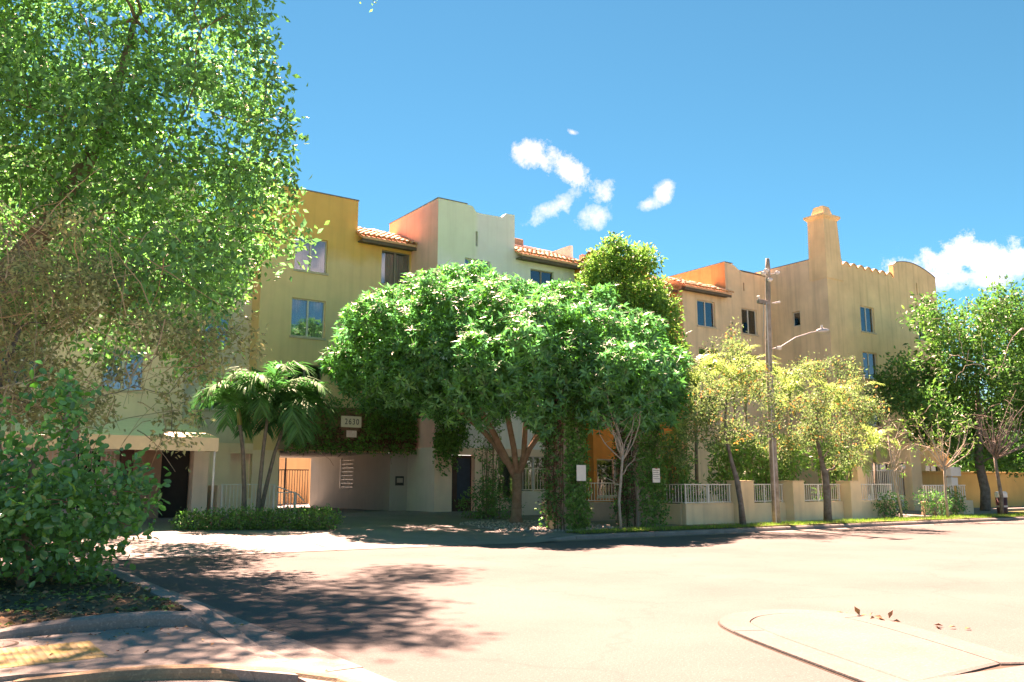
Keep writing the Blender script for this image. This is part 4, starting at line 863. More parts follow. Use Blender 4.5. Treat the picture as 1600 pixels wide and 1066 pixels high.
# --- 2. dry tangled tree below it
dt = tree_thing('dry_tree', 'thin dry olive tree tangled with tan twigs at the left edge', 'tree', (1.4, 19.2, .1))
db = Vector((1.4, 19.2, .1)); lobes = []; rd = random.Random(21)
for i in range(80):
    s = rd.uniform(-3.0, 3.9); z = rd.uniform(2.9, 6.4); d = rd.uniform(-1.5, 1.5)
    if s > 2 and z > 5.0: continue
    if s > 2.6 and z < 3.8: continue
    r = rd.uniform(.35, .7); lobes.append((*diag(db, s, d, z), r, r * .7))
for s, z in ((4.4, 4.6), (4.0, 4.3), (3.2, 3.3), (3.5, 2.9), (3.3, 2.5), (4.6, 4.3)): lobes.append((*diag(db, s, 0, z), .35, .3))
P, Q = lobe_points(lobes, 22, (.2, 1.15)); V, F = scatter_leaves(P, Q, 5, .12, .055, .14, .3, .4, droop=.2); np_mesh('crown', V, F, M['l_dry'], dt)
grow(db, [diag(db, 0, 0, .1), diag(db, .1, 0, 1.5), diag(db, -.2, .1, 3.2), diag(db, .2, 0, 4.6)], [.13, .1, .07, .04], [(a[0], a[1], a[2]) for a in lobes], M['bark_grey'], dt, r_tip=.01, n=7, seed=8)
b = B()
for i in range(460):
    s = rd.uniform(-3.2, .9) if i < 360 else rd.uniform(-1, 3.6); z = rd.uniform(2.6, 6.6); p0 = Vector(diag(db, s, rd.uniform(-1.6, .6), z)); d = Vector((rd.gauss(0, .5), rd.gauss(0, .5), rd.gauss(-.2, .7))); pts = [p0]
    for k in range(4): d += Vector((rd.gauss(0, .25), rd.gauss(0, .25), rd.gauss(-.12, .2))); pts.append(pts[-1] + d * .3)
    b.tube(pts, [.013, .011, .009, .007, .004], 3, False)
tag(b.o('twigs', M['twig'], dt), kind='stuff')
# --- 3. round-leaved bush in the near bed
cb = tree_thing('round_leaved_bush', 'dense bush of large round glossy leaves in the near left bed', 'bush', (1.5, 14.2, .15))
base = Vector((1.5, 14.2, .15)); lobes = []; rd = random.Random(31)
for i in range(80):
    s = rd.uniform(-2.6, 1.35); z = rd.uniform(.35, 1.8) ; d = rd.uniform(-1.0, 1.2); r = rd.uniform(.26, .46)
    if s > .9 and z < 1.0: s -= .5
    if z > 1.75 and s > .5: z -= .4
    lobes.append((*diag(base, s, d, z), r, r * .95))
for s, z in ((1.5, 1.75), (1.65, 1.45), (1.3, 1.1), (.5, 2.35), (.15, 2.2), (.7, 2.65), (-.2, 2.05), (.9, 2.1), (1.55, 1.0), (.95, .7), (-1.6, 2.3), (-.9, 2.45), (-.5, 2.7), (.35, 2.75), (.6, 3.0), (-1.2, 2.7), (.2, 2.9)): lobes.append((*diag(base, s, -.2, z), .27, .26))
P, Q = lobe_points(lobes, 17, (.3, 1.15)); k = 5; n = len(P) * k; C = np.repeat(P, k, 0) + rng.normal(size=(n, 3)) * .08; q = np.repeat(Q, k, 0)
D = unit(q * .55 + rng.normal(size=(n, 3)) * .75); N = unit(q * .5 + np.array((0, 0, .5)) + rng.normal(size=(n, 3)) * .55); sz = rng.uniform(.65, 1.25, n)
order = np.argsort(C @ np.array((.5721, .8202, 0)) - .4 * rng.random(n)); near, rest = order[:300], order[300:]     # the 300 nearest leaves are pieces of their own
V, F = leaf_verts(C[rest], D[rest], N[rest], .125 * sz[rest], .078 * sz[rest], 'round'); np_mesh('foliage', V, F, M['l_clusia'], cb)
lv, lf = leaf_verts(np.zeros((1, 3)), np.array([(1., 0, 0)]), np.array([(0, 0, 1.)]), .125, .078, 'round'); leaf_me = mesh('leaf', lv.tolist(), [tuple(int(a) for a in t_) for t_ in lf], M['l_clusia'])
LEAFM = [leaf_me]
for cc in ((.09, .40, .12), (.045, .30, .13), (.13, .42, .09)): m2 = leaf_me.copy(); m2.materials.clear(); m2.materials.append(leafm('round_glossy_leaf', cc, .1, .36, .22, .6)); LEAFM.append(m2)
for i_ in near:
    d_ = Vector(D[i_]); s_ = d_.cross(Vector(N[i_])).normalized(); n_ = s_.cross(d_); mt = Matrix((d_, -s_, n_)).transposed()
    inst('leaf', LEAFM[int(i_) % 4], cb, C[i_], mt.to_euler(), (sz[i_],) * 3)
grow(base, [(1.5, 14.2, .1), (1.52, 14.2, .6), (1.45, 14.15, 1.3), (1.5, 14.2, 2.0)], [.09, .075, .05, .03], [(a[0], a[1], a[2]) for a in lobes], M['bark'], cb, 'stem', .008, 7, seed=3)
# --- 4. centre tree
ct = tree_thing('umbrella_tree', 'broad dark green tree with whorled leaves and forked brown trunk before the garage', 'tree', (17.8, 25.3, .2))
base = Vector((17.8, 25.3, .2)); rd = random.Random(41); lobes = []
CL = [  # sideways, height, depth, radius - the visible swells of the crown
 (-5.9, 6.0, .3, .95), (-5.6, 7.2, .6, 1.05), (-4.7, 8.1, .2, 1.2), (-3.6, 8.8, .5, 1.2), (-2.2, 9.1, .2, 1.15), (-1.0, 8.9, .4, 1.1), (.3, 8.4, .5, 1.15), (1.5, 8.5, .3, 1.05), (2.7, 8.2, .2, 1.05), (3.8, 7.6, .4, 1.05), (4.7, 6.9, .3, 1.0), (5.3, 5.9, .2, .95), (5.3, 4.9, 0, .85),
 (-5.2, 5.5, -1.2, 1.0), (-4.9, 6.7, -1.6, 1.2), (-3.6, 7.2, -2.4, 1.05), (-2.3, 7.9, -2.4, .95), (-.8, 7.9, -2.3, 1.1), (1.0, 7.4, -2.6, .95), (2.5, 7.0, -2.5, .95), (3.7, 6.4, -2.0, 1.1),
 (-3.9, 5.4, -2.6, 1.2), (-2.7, 6.1, -3.5, 1.0), (-1.3, 6.3, -3.6, .9), (.2, 6.6, -3.9, 1.0), (1.7, 6.0, -3.4, .85), (2.9, 5.2, -3.6, 1.25), (4.2, 5.0, -2.2, 1.05), (4.9, 4.2, -1.2, .85),
 (-2.4, 5.0, -3.2, 1.1), (-1.1, 4.9, -4.1, 1.2), (.1, 5.3, -4.4, 1.25), (.7, 4.4, -3.9, .95), (-.9, 4.2, -3.4, .9), (-2.2, 4.3, -2.6, .85), (2.7, 4.2, -3.4, .95), (3.8, 4.0, -2.6, .85), (.9, 3.5, -2.6, .6),
 (-4.6, 7.2, 2.4, 1.2), (-2, 8.3, 2.6, 1.3), (1, 8.0, 2.6, 1.3), (3.6, 6.6, 2.5, 1.2), (-4.4, 5.2, 2.4, 1.1), (0, 6.2, 3.4, 1.3), (2.5, 5.0, 2.6, 1.1), (-2.2, 5.0, 2.6, 1.1)]
for s, z, d, r in CL:
    z -= .11 * max(0, z - 3.6)
    lobes.append((*diag(base, s, d, z), r, r * .88))
    for k in range(3):
        a = rd.uniform(0, 6.28); e = rd.uniform(-.3, 1.0); rr = r * rd.uniform(.35, .6); q = Vector(diag(base, s, d, z)) + Vector((math.cos(a) * math.cos(e), math.sin(a) * math.cos(e), math.sin(e) * .9)) * r * 1.0; lobes.append((q.x, q.y, q.z, rr, rr * .9))
P, Q = lobe_points(lobes, 13, (.78, 1.1)); kp = np.sin(P[:, 0] * 2.3 + 1) * np.sin(P[:, 1] * 2.1) * np.sin(P[:, 2] * 2.6) + rng.random(len(P)) * .5 > -.22; P, Q = P[kp], Q[kp]; pm = rng.permutation(len(P)); P, Q = P[pm], Q[pm]
hf = len(P) // 2; V, F = joinp([rosettes(P[:hf], Q[:hf], 8, .21, .062), rosettes(P[hf:], Q[hf:], 6, .28, .088)])
P2, Q2 = lobe_points(lobes, 5, (.35, .8)); V2, F2 = rosettes(P2, Q2, 6, .27, .10)
V, F = joinp([(V, F), (V2, F2)]); np_mesh('crown', V, F, M['l_centre'], ct)
b = B()
def limb(pts, rr): b.tube([diag(base, s, d, z) for s, d, z in pts], rr, 9)
limb([(0, 0, .15), (.02, 0, .45), (.05, .02, 1.1), (.05, 0, 1.95)], [.30, .2, .17, .185])
limb([(.0, 0, 1.8), (-.3, -.05, 2.4), (-.75, -.2, 3.3), (-1.4, -.5, 4.4), (-2.6, -.9, 5.6), (-3.6, -1, 6.6)], [.14, .12, .11, .10, .08, .04])
limb([(-.3, -.05, 2.3), (-.75, .3, 3.0), (-1.2, .5, 3.5), (-2.8, .6, 4.8), (-4.4, .5, 5.8)], [.11, .10, .095, .08, .04])
limb([(.05, 0, 1.85), (-.05, -.1, 2.8), (-.25, -.3, 3.8), (-.6, -.8, 5.4), (-.6, -1.2, 7.0)], [.12, .105, .10, .08, .04])
limb([(.1, 0, 1.8), (.3, .05, 2.6), (.35, .1, 3.6), (.6, .4, 5.2), (.9, .6, 7.0)], [.12, .10, .095, .08, .04])
limb([(.1, .02, 1.9), (.5, 0, 2.8), (.85, -.1, 3.3), (1.7, -.4, 3.9), (2.6, -.8, 4.6), (3.6, -1.0, 5.2)], [.125, .10, .09, .08, .065, .03])
limb([(.5, 0, 2.8), (1.0, .4, 3.8), (1.6, .7, 5.2), (2.2, .6, 6.6)], [.09, .08, .065, .03])
b.o('trunk', M['bark'], ct, True)
# --- 5. brighter taller tree behind it
bt = tree_thing('bright_green_tree', 'lighter green taller tree standing behind the broad dark tree', 'tree', (25.2, 26.9, .3))
base = Vector((25.2, 26.9, .3)); rd = random.Random(51); lobes = []
for s, z, r in ((-1.4, 10.9, .75), (-.5, 11.3, .75), (.3, 10.9, .7), (.9, 10.0, .7), (-1.8, 9.9, .8), (-.9, 10.1, .95), (0, 9.7, .95), (1.2, 8.9, .8), (-1.6, 8.8, .95), (-.2, 8.6, 1.05), (.9, 7.9, .9), (1.6, 7.4, .65), (-1.0, 7.6, 1.1), (.3, 7.2, 1.0), (1.4, 6.3, .75), (.4, 6.0, .9), (1.6, 5.5, .6), (-.8, 6.2, 1.0), (1.2, 4.9, .6), (-2.1, 9.2, .6), (-.9, 11.9, .4), (.5, 11.6, .35)):
    lobes.append((*diag(base, s, rd.uniform(-.9, .9), z), r * .95, r * .92))
P, Q = lobe_points(lobes, 34, (.45, 1.1)); V, F = scatter_leaves(P, Q, 5, .21, .10, .13, .45, .6); np_mesh('crown', V, F, M['l_behind'], bt)
grow(base, [diag(base, 0, 0, .2), diag(base, .05, 0, 3), diag(base, -.2, 0, 6), diag(base, -.4, 0, 9), diag(base, -.3, 0, 11)], [.2, .17, .13, .08, .03], [(a[0], a[1], a[2]) for a in lobes], M['bark_grey'], bt, r_tip=.012, n=7, seed=2)
# --- 6. the two gold and olive street trees
def street_tree(bx, by, label, lobes_def, fork, seed, dense=30):
    base = Vector((bx, by, .13)); rd = random.Random(seed); t = tree_thing('street_tree', label, 'tree', base, 'olive gold street trees on the verge'); lobes = []
    for s, z, r in lobes_def:
        for k in range(4): rr = r * rd.uniform(.4, .7); lobes.append((*diag(base, s + rd.gauss(0, r * .5), rd.gauss(0, .9), z + rd.gauss(0, r * .45)), rr, rr * .8))
    P, Q = lobe_points(lobes, dense, (.15, 1.2)); n = len(P); gold = rng.random(n) < np.clip(.03 + .5 * (rng.random(n) < .10), 0, 1)
    V, F = scatter_leaves(P[~gold], Q[~gold], 4, .12, .05, .14, .4, .4); np_mesh('crown', V, F, M['l_olive'], t)
    V, F = scatter_leaves(P[gold], Q[gold], 4, .12, .055, .12, .4, .4); o = np_mesh('autumn_leaves', V, F, M['l_gold'], t); o['label'] = 'orange gold leaves in the crown'
    grow(base, [diag(base, a, 0, z) for a, z, r in fork], [r for a, z, r in fork], [(a[0], a[1], a[2]) for a in lobes], M['bark_grey'], t, r_tip=.01, n=8, seed=seed, sag=.2)
street_tree(23.75, 20.3, 'olive gold street tree left of the utility pole', [(-2.3, 3.0, .6), (-1.6, 3.7, .8), (-.9, 4.6, .9), (-.2, 5.6, .8), (.4, 6.2, .55), (.5, 4.6, .8), (-.9, 3.2, .7), (.2, 3.4, .7), (1.0, 3.3, .5), (-1.9, 2.4, .4), (-.4, 6.5, .4), (.9, 5.4, .5), (-1.4, 5.3, .5)], [(.1, .1, .13), (.05, .9, .1), (-.05, 1.7, .095), (-.2, 2.3, .07), (-.4, 3.3, .05), (-.3, 4.8, .03)], 61)
street_tree(28.6, 20.25, 'rounder olive gold street tree right of the utility pole', [(-1.7, 4.0, .7), (-1.0, 5.0, .8), (0, 5.9, .8), (.8, 5.6, .7), (1.5, 4.8, .7), (.4, 4.5, .9), (-.6, 3.9, .8), (1.2, 3.8, .7), (-1.5, 3.0, .6), (.2, 3.2, .7), (1.5, 3.0, .5), (.9, 2.6, .5), (-.5, 6.2, .4), (2.0, 4.2, .4)], [(.0, .1, .16), (.02, .9, .14), (0, 1.9, .13), (-.1, 2.4, .09), (-.25, 3.4, .06), (-.1, 4.8, .03)], 67, 34)
# --- 7. palms
def frond_mesh(name, L, droop, rise, m, nl=34, lw=.035, ll=.42, vee=.5, seed=0):
    rd = random.Random(seed); pts = []; p = Vector((0, 0, 0)); el = rise
    for i in range(13): pts.append(p.copy()); el -= droop * (i / 12) ** .8 / 6; p += Vector((math.cos(el), 0, math.sin(el))) * L / 12
    Cs = []; Ds = []; Ns = []; Ls = []
    for i in range(nl):
        t = .16 + .84 * i / (nl - 1); f_ = t * 12; k = min(11, int(f_)); q = pts[k].lerp(pts[k+1], f_ - k); tg = (pts[k+1] - pts[k]).normalized(); nrm = tg.cross(Vector((0, 1, 0))); nrm = -nrm if nrm.z < 0 else nrm
        for sd_ in (-1, 1):
            d = Vector((0, sd_, 0)) * .8 + tg * (.55 + .5 * t) + nrm * vee * rd.uniform(.3, .9) + Vector((rd.gauss(0, .07), rd.gauss(0, .07), rd.gauss(-.18, .12)))
            Cs.append(q); Ds.append(d); Ns.append(nrm); Ls.append(ll * (.55 + .9 * math.sin(math.pi * min(1, .12 + t * .82))) * rd.uniform(.85, 1.1))
    C_, D_, N_ = np.array(Cs), unit(np.array(Ds)), np.array(Ns); Ls = np.array(Ls)
    S_ = unit(np.cross(D_, N_)); dn = np.array((0, 0, -1.0))
    mid = C_ + D_ * Ls[:, None] * .55 + dn * Ls[:, None] * .05; tip = C_ + D_ * Ls[:, None] * .95 + dn * Ls[:, None] * .28
    V = np.stack([C_ + S_ * lw * .3, C_ - S_ * lw * .3, mid - S_ * lw * .5, mid + S_ * lw * .5, tip], 1).reshape(-1, 3); n = len(C_)
    F = [(5*i, 5*i+1, 5*i+2) for i in range(n)] + [(5*i, 5*i+2, 5*i+3) for i in range(n)] + [(5*i+3, 5*i+2, 5*i+4) for i in range(n)]
    b = B(); b.v = [tuple(v) for v in V]; b.f = F; b.tube(pts, [.028 * (1 - i / 13) + .006 for i in range(13)], 4)
    return mesh(name, b.v, b.f, m)
FR_D = [frond_mesh('frond', 1.9, d, r_, M['l_palm'], 36, .045, .55, .35, i) for i, (d, r_) in enumerate(((2.2, .9), (2.6, .7), (2.0, 1.2), (2.8, .45)))]
FR_L = [frond_mesh('frond', 2.3, d, r_, M['l_areca'], 30, .05, .5, .5, 10 + i) for i, (d, r_) in enumerate(((1.6, 1.25), (2.0, 1.0), (1.3, 1.4), (2.3, .8)))]
def palm(trunk, rad, nfr, meshes, label, group, mtrunk='palm_trunk', seed=0, scale=1, shaft=True):
    rd = random.Random(seed); base = Vector(trunk[0]); t = tree_thing('palm_tree', label, 'palm', base, group)
    B().tube(trunk, rad, 9).o('trunk', M[mtrunk], t, True); top = Vector(trunk[-1]); d = (top - Vector(trunk[-2])).normalized()
    if shaft: B().tube([top, top + d * .3, top + d * .65], [rad[-1] * 1.25, rad[-1] * 1.35, rad[-1] * .6], 9).o('crownshaft', M['crownshaft'], t, True)
    tip = top + d * (.55 if shaft else 0)
    for i in range(nfr):
        s = scale * rd.uniform(.82, 1.12); inst('frond', meshes[i % len(meshes)], t, tip, (rd.gauss(0, .08), rd.gauss(0, .15), i * 2.39996 + rd.uniform(-.2, .2)), (s, s, s))
    return t
G = 'dark palms in front of the garage wall'
palm([(9.25, 28.6, .3), (9.2, 28.6, 1.4), (9.1, 28.6, 2.6), (8.95, 28.6, 3.5)], [.09, .075, .065, .06], 15, FR_D, 'leftmost of the three dark palms, leaning left', G, seed=1)
palm([(9.65, 28.5, .3), (9.68, 28.5, 1.5), (9.75, 28.5, 2.8), (9.85, 28.5, 3.9)], [.085, .07, .06, .055], 15, FR_D, 'middle of the three dark palms, the tallest', G, seed=2, scale=1.05)
palm([(9.75, 28.7, .3), (9.95, 28.7, 1.4), (10.2, 28.7, 2.6), (10.5, 28.7, 3.5)], [.085, .07, .06, .055], 16, FR_D, 'rightmost of the three dark palms, leaning right', G, seed=3, scale=1.05)
G = 'light green palms behind the railed wall'
for i, (x, y, h, lb) in enumerate(((27.2, 25.5, 5.0, 'light green palm behind the left street tree, by the tan window'), (29.3, 25.2, 5.4, 'light green palm whose fronds fan out behind the utility pole'), (31.0, 26.0, 5.2, 'light green palm just right of the utility pole'), (33.5, 25.5, 5.0, 'light green palm behind the top of the round street tree'), (36.3, 24.6, 4.4, 'light green palm arching over the gate near the tower'), (38.0, 24.2, 2.6, 'low light green palm left of the porch pillar'), (25.0, 24.4, 2.8, 'low palm behind the corner of the railed wall'), (31.6, 24.2, 1.8, 'short palm just behind the second pier of the railed wall'), (35.0, 23.6, 1.5, 'short palm behind the last run of railing'))):
    hh_ = h
    palm([(x, y, .2), (x + .05, y, h * .5), (x + .12, y, h)], [.09, .075, .06], 12 if h > 3 else 9, FR_L, lb, G, seed=20 + i, scale=.95 if h > 3 else .75)
# --- 8. saplings
def sapling(name, bx, by, label, trunk, tips, leafm_, bark, seed, nleaf=0, L=.13, group=None, lw=.06):
    base = Vector((bx, by, .13)); t = tree_thing(name, label, 'sapling', base, group); T = [diag(base, s, d, z) for s, d, z in tips]
    b = B(); r_ = random.Random(seed); tp = [Vector(diag(base, s, 0, z)) for s, z, r in trunk]; b.tube(tp, [r for s, z, r in trunk], 8)
    for q in T:
        q = Vector(q); k = r_.uniform(.0, .5); p0 = tp[-1].lerp(tp[-2], k); d = q - p0
        if d.z < .2: p0 = tp[-2].lerp(tp[1], r_.random() * .5); d = q - p0
        out = Vector((d.x, d.y, 0)); pts = [p0 + d * t + out * (.22 * math.sin(t * math.pi)) * (1 if k > .2 else -.4) + Vector((r_.gauss(0, .03), r_.gauss(0, .03), r_.gauss(0, .03))) * (0 < t < 1) for t in (0, .25, .5, .75, 1)]
        r0 = trunk[-1][2] * r_.uniform(.5, .75); b.tube(pts, [r0, r0 * .85, r0 * .65, r0 * .45, .007], 5)
        for m_ in range(3): e = pts[2 + m_ % 3]; b.tube([e, e + Vector((r_.gauss(0, .14), r_.gauss(0, .14), r_.uniform(.05, .3))), e + Vector((r_.gauss(0, .25), r_.gauss(0, .25), r_.uniform(.2, .55)))], [r0 * .35, .008, .005], 4)
    b.o('trunk', M[bark], t, True)
    if nleaf:
        P = np.array([q for q in T for _ in range(nleaf)]) + rng.normal(size=(len(T) * nleaf, 3)) * .13; Q = unit(rng.normal(size=P.shape)); V, F = scatter_leaves(P, Q, 2, L, lw, .05, .4, .4); np_mesh('leaves', V, F, M[leafm_], t)
rd = random.Random(71)
sapling('sapling', 18.4, 20.45, 'slim pale sapling with few leaves before the ivy pillars', [(0, .1, .05), (-.05, 1.0, .045), (.05, 2.0, .04), (.1, 2.5, .036)], [(rd.uniform(-.7, .9), rd.uniform(-.5, .5), rd.uniform(3.2, 4.6)) for _ in range(12)] + [(-.5, 0, 1.8), (.5, 0, 2.4), (.4, .2, 2.9)], 'l_behind', 'bark_pale', 4, 3)
sapling('sapling', 34.4, 20.75, 'thin leaning sapling with sparse leaves at the end of the railed wall', [(0, .1, .05), (-.15, 1.4, .04), (-.3, 2.6, .035), (-.35, 3.6, .03)], [(rd.uniform(-.9, .6), rd.uniform(-.4, .4), rd.uniform(3.0, 4.8)) for _ in range(10)] + [(.3, 0, 2.5), (-.6, 0, 2.2), (.2, 0, 1.9)], 'l_behind', 'bark_pale', 5, 4)
sapling('sapling', 36.6, 20.0, 'pale sapling with branches fanned out like a vase near the last wall', [(0, .1, .06), (-.02, 1.0, .05), (0, 1.9, .05), (.02, 2.3, .045)], [(-1.6, 0, 4.0), (-1.2, .2, 3.7), (-.9, 0, 4.5), (-.75, .3, 4.1), (-.5, -.2, 3.6), (-.1, 0, 4.2), (.15, .2, 3.8), (.6, 0, 4.0), (.7, -.2, 3.7), (1.1, .1, 4.0), (1.25, 0, 4.3), (1.4, 0, 3.4), (-1.1, 0, 3.1), (-.6, 0, 2.5), (1.0, .2, 3.0), (-1.0, .1, 4.4), (-.15, .1, 3.2)], 'l_shrub', 'bark_pale', 6, 11, .15)
sapling('sapling', 41.2, 20.0, 'bare branched grey sapling beside the maroon bin', [(0, .1, .09), (.05, 1.0, .085), (-.05, 2.2, .07), (-.1, 3.0, .06)], [(rd.uniform(-1.0, 2.4), rd.uniform(-.8, .8), rd.uniform(3.4, 5.2)) for _ in range(26)] + [(1.2, 0, 5.9), (2.6, 0, 4.6)], None, 'bark_grey', 7, 0)
# pale dead limbs of a tree standing just out of the picture on the right
dl = tree_thing('bare_tree', 'bare pale branches reaching in from the right edge', 'tree', (36.6, 11.2, 0)); base = Vector((36.6, 11.2, 0)); rd = random.Random(81)
T = [(31.0 - rd.uniform(0, 2.2), 14.2 + rd.uniform(0, 1.6), 5.0 + rd.uniform(0, 2.9)) for _ in range(24)]
grow(base, [(36.6, 11.2, 0), (36.5, 11.3, 2.4), (35.5, 11.9, 4.8), (34.0, 12.6, 6.2), (32.6, 13.3, 6.8), (31.4, 14.0, 6.9)], [.2, .17, .13, .09, .06, .035], T, M['bark_pale'], dl, r_tip=.008, n=7, seed=9, sag=.25)
# --- 9. big tree at the far right and others beyond
def crown_tree(name, bx, by, label, lobes_def, trunk, leaf, dens, L, seed, depth=2.0, bark='bark_grey', group=None):
    base = Vector((bx, by, 0)); rd = random.Random(seed); t = tree_thing(name, label, 'tree', base, group); lobes = []
    for s, z, r in lobes_def:
        for k in range(4): rr = r * rd.uniform(.5, .8); lobes.append((*diag(base, s + rd.gauss(0, r * .5), rd.gauss(0, depth), z + rd.gauss(0, r * .4)), rr, rr * .8))
    P, Q = lobe_points(lobes, dens, (.5, 1.1)); V, F = scatter_leaves(P, Q, 5, L, L * .42, L, .45, .6); np_mesh('crown', V, F, M[leaf], t)
    grow(base, [diag(base, s, 0, z) for s, z, r in trunk], [r for s, z, r in trunk], [(a[0], a[1], a[2]) for a in lobes], M[bark], t, r_tip=.02, n=8, seed=seed)
crown_tree('shade_tree', 46.9, 23.6, 'large dark green shade tree at the right beside the end tower', [(-4.2, 6.5, 1.2), (-3.4, 5.3, 1.3), (-2.6, 7.2, 1.4), (-2.2, 9.8, 1.2), (-.8, 8.6, 1.7), (.6, 9.9, 1.6), (2.0, 10.7, 1.3), (-1.6, 5.6, 1.6), (.2, 6.6, 1.8), (2.2, 8.4, 1.7), (3.6, 9.8, 1.5), (-1.0, 4.0, 1.2), (.8, 4.6, 1.5), (2.4, 5.8, 1.7), (4.0, 7.4, 1.8), (3.2, 4.2, 1.4), (5.0, 5.4, 1.6), (1.6, 3.1, .9), (4.4, 3.2, 1.0), (-4.4, 7.6, .7), (5.5, 10, 1.5), (6.6, 8.2, 1.6), (7.0, 6.2, 1.7), (7.2, 4.2, 1.5), (6.2, 2.8, 1.0), (8.6, 5.4, 1.6), (8.4, 8.6, 1.6)], [(0, 0, .28), (.1, 1.2, .24), (-.1, 2.6, .22), (.1, 5, .15), (.2, 8, .08)], 'l_right', 11, .27, 91, 1.3)
G = 'trees beyond the ochre wall'
crown_tree('background_tree', 63, 36, 'far green tree behind the ochre wall', [(-3, 6, 2), (0, 8, 2.4), (3, 6, 2), (0, 5, 2.2), (5, 5, 2)], [(0, 0, .3), (0, 3, .22), (0, 7, .1)], 'l_right', 3.5, .4, 92, 2, group=G)
crown_tree('background_tree', 60, 30.5, 'low bushy tree right behind the ochre wall', [(-2, 3.2, 1.5), (0, 4.2, 1.8), (2, 3.4, 1.6), (4, 3.4, 1.6), (0, 2.4, 1.4), (3, 2.2, 1.2), (-3.5, 2.6, 1.2), (6, 3.6, 1.8)], [(0, 0, .2), (0, 1.5, .16), (0, 4, .07)], 'l_hedge', 6, .3, 94, 1, group=G)
crown_tree('background_tree', 67, 30.5, 'second bushy tree right behind the ochre wall at the picture edge', [(-3, 3.2, 1.7), (0, 4.6, 1.9), (2, 3.4, 1.6), (4, 4, 1.8), (0, 2.4, 1.5), (3, 2.2, 1.4), (6, 3.6, 1.8)], [(0, 0, .2), (0, 1.5, .16), (0, 4, .07)], 'l_right', 6, .3, 95, 1, group=G)
crown_tree('background_tree', 74, 33, 'farthest dark tree behind the ochre wall near the picture edge', [(-4, 6, 2.2), (0, 9, 2.4), (3, 7, 2.2), (0, 5, 2.6), (6, 6, 2.5), (-6, 4, 2)], [(0, 0, .3), (0, 3, .22), (0, 7, .1)], 'l_hedge', 3, .45, 93, 2, group=G)
# --- 10. hedges, shrubs, ivy
def mound(name, label, cat, lobes, leaf, dens, k, L, W, group=None, base=None, stems=True):
    bz = base or (lobes[0][0], lobes[0][1], .2); t = tree_thing(name, label, cat, bz, group); P, Q = lobe_points(lobes, dens, (.55, 1.12)); ok = P[:, 2] > .12; V, F = scatter_leaves(P[ok], Q[ok], k, L, W, L * .6, .5, .6); np_mesh('foliage', V, F, M[leaf], t)
    if stems:
        b = B(); rd = random.Random(int(bz[0] * 7))
        for l in lobes:
            for q in range(3): b.tube([(l[0] + rd.gauss(0, .06), l[1] + rd.gauss(0, .06), gz(l[0], l[1])), (l[0] + rd.gauss(0, .15), l[1] + rd.gauss(0, .1), l[2]), (l[0] + rd.gauss(0, l[3] * .5), l[1] + rd.gauss(0, l[3] * .4), l[2] + l[4] * .7)], [.014, .01, .004], 4)
        b.o('stems', M['bark'], t)
    return t
rd = random.Random(101)
mound('hedge', 'low clipped dark hedge in front of the palms and ramp', 'hedge', [(6.9 + i * .34, 26.6 - i * .12 + rd.gauss(0, .06), .55 + rd.gauss(0, .03) - .06, .38, .3) for i in range(10)] + [(10.15 + .3 * i, 25.45 - .1 * i, .5, .36, .34) for i in range(3)], 'l_hedge', 110, 4, .085, .05, base=(8.5, 26.2, .2))
mound('patio_shrub', 'dark bluish green shrub beside the cream door and tree trunk', 'shrub', [(17.5, 27.6, .7, .5, .5), (17.9, 27.3, .8, .5, .55), (18.3, 27.1, 1.0, .55, .6), (18.0, 27.7, 1.2, .5, .5), (18.6, 26.8, .7, .45, .45)], 'l_hedge', 26, 4, .17, .045, base=(18, 27.4, .3))
mound('climbing_vine', 'tall climbing vine mass just left of the forked trunk', 'vine', [(18.6 + rd.gauss(0, .15), 28.2 + rd.gauss(0, .15), .6 + i * .42, .42, .35) for i in range(10)], 'l_ivy', 22, 4, .1, .06, base=(18.6, 28.2, .3))
for i, (x, y, lb) in enumerate(((34.9, 21.5, 'dark shrub beside the end of the railed wall'), (37.9, 21.3, 'rounded dark shrub left of the last short wall'), (39.4, 21.3, 'rounded dark shrub hugging the last short wall'))):
    mound('shrub', lb, 'shrub', [(x + rd.gauss(0, .25), y + rd.gauss(0, .15), .5 + rd.uniform(0, .45), .42, .4) for _ in range(6)], 'l_hedge', 28, 4, .10, .055, 'dark shrubs at the far end of the pavement', (x, y, .13))
G = 'leafy plants behind the railings'
for i, (x, y, lb) in enumerate(((23.8, 23.2, 'leafy plant behind the left run of railings'), (26.9, 23.4, 'leafy plant behind the second run of railings'), (28.4, 23.3, 'bright plant behind the second pier'), (30.2, 23.5, 'broad leafy plant behind the third run of railings'), (33.4, 23.3, 'leafy plant behind the last pier'))):
    mound('leafy_plant', lb, 'plant', [(x + rd.gauss(0, .35), y + rd.gauss(0, .2), 1.0 + rd.uniform(0, 2.0), .5, .5) for _ in range(12)], 'l_shrub', 20, 4, .24, .075, G, (x, y, .2))
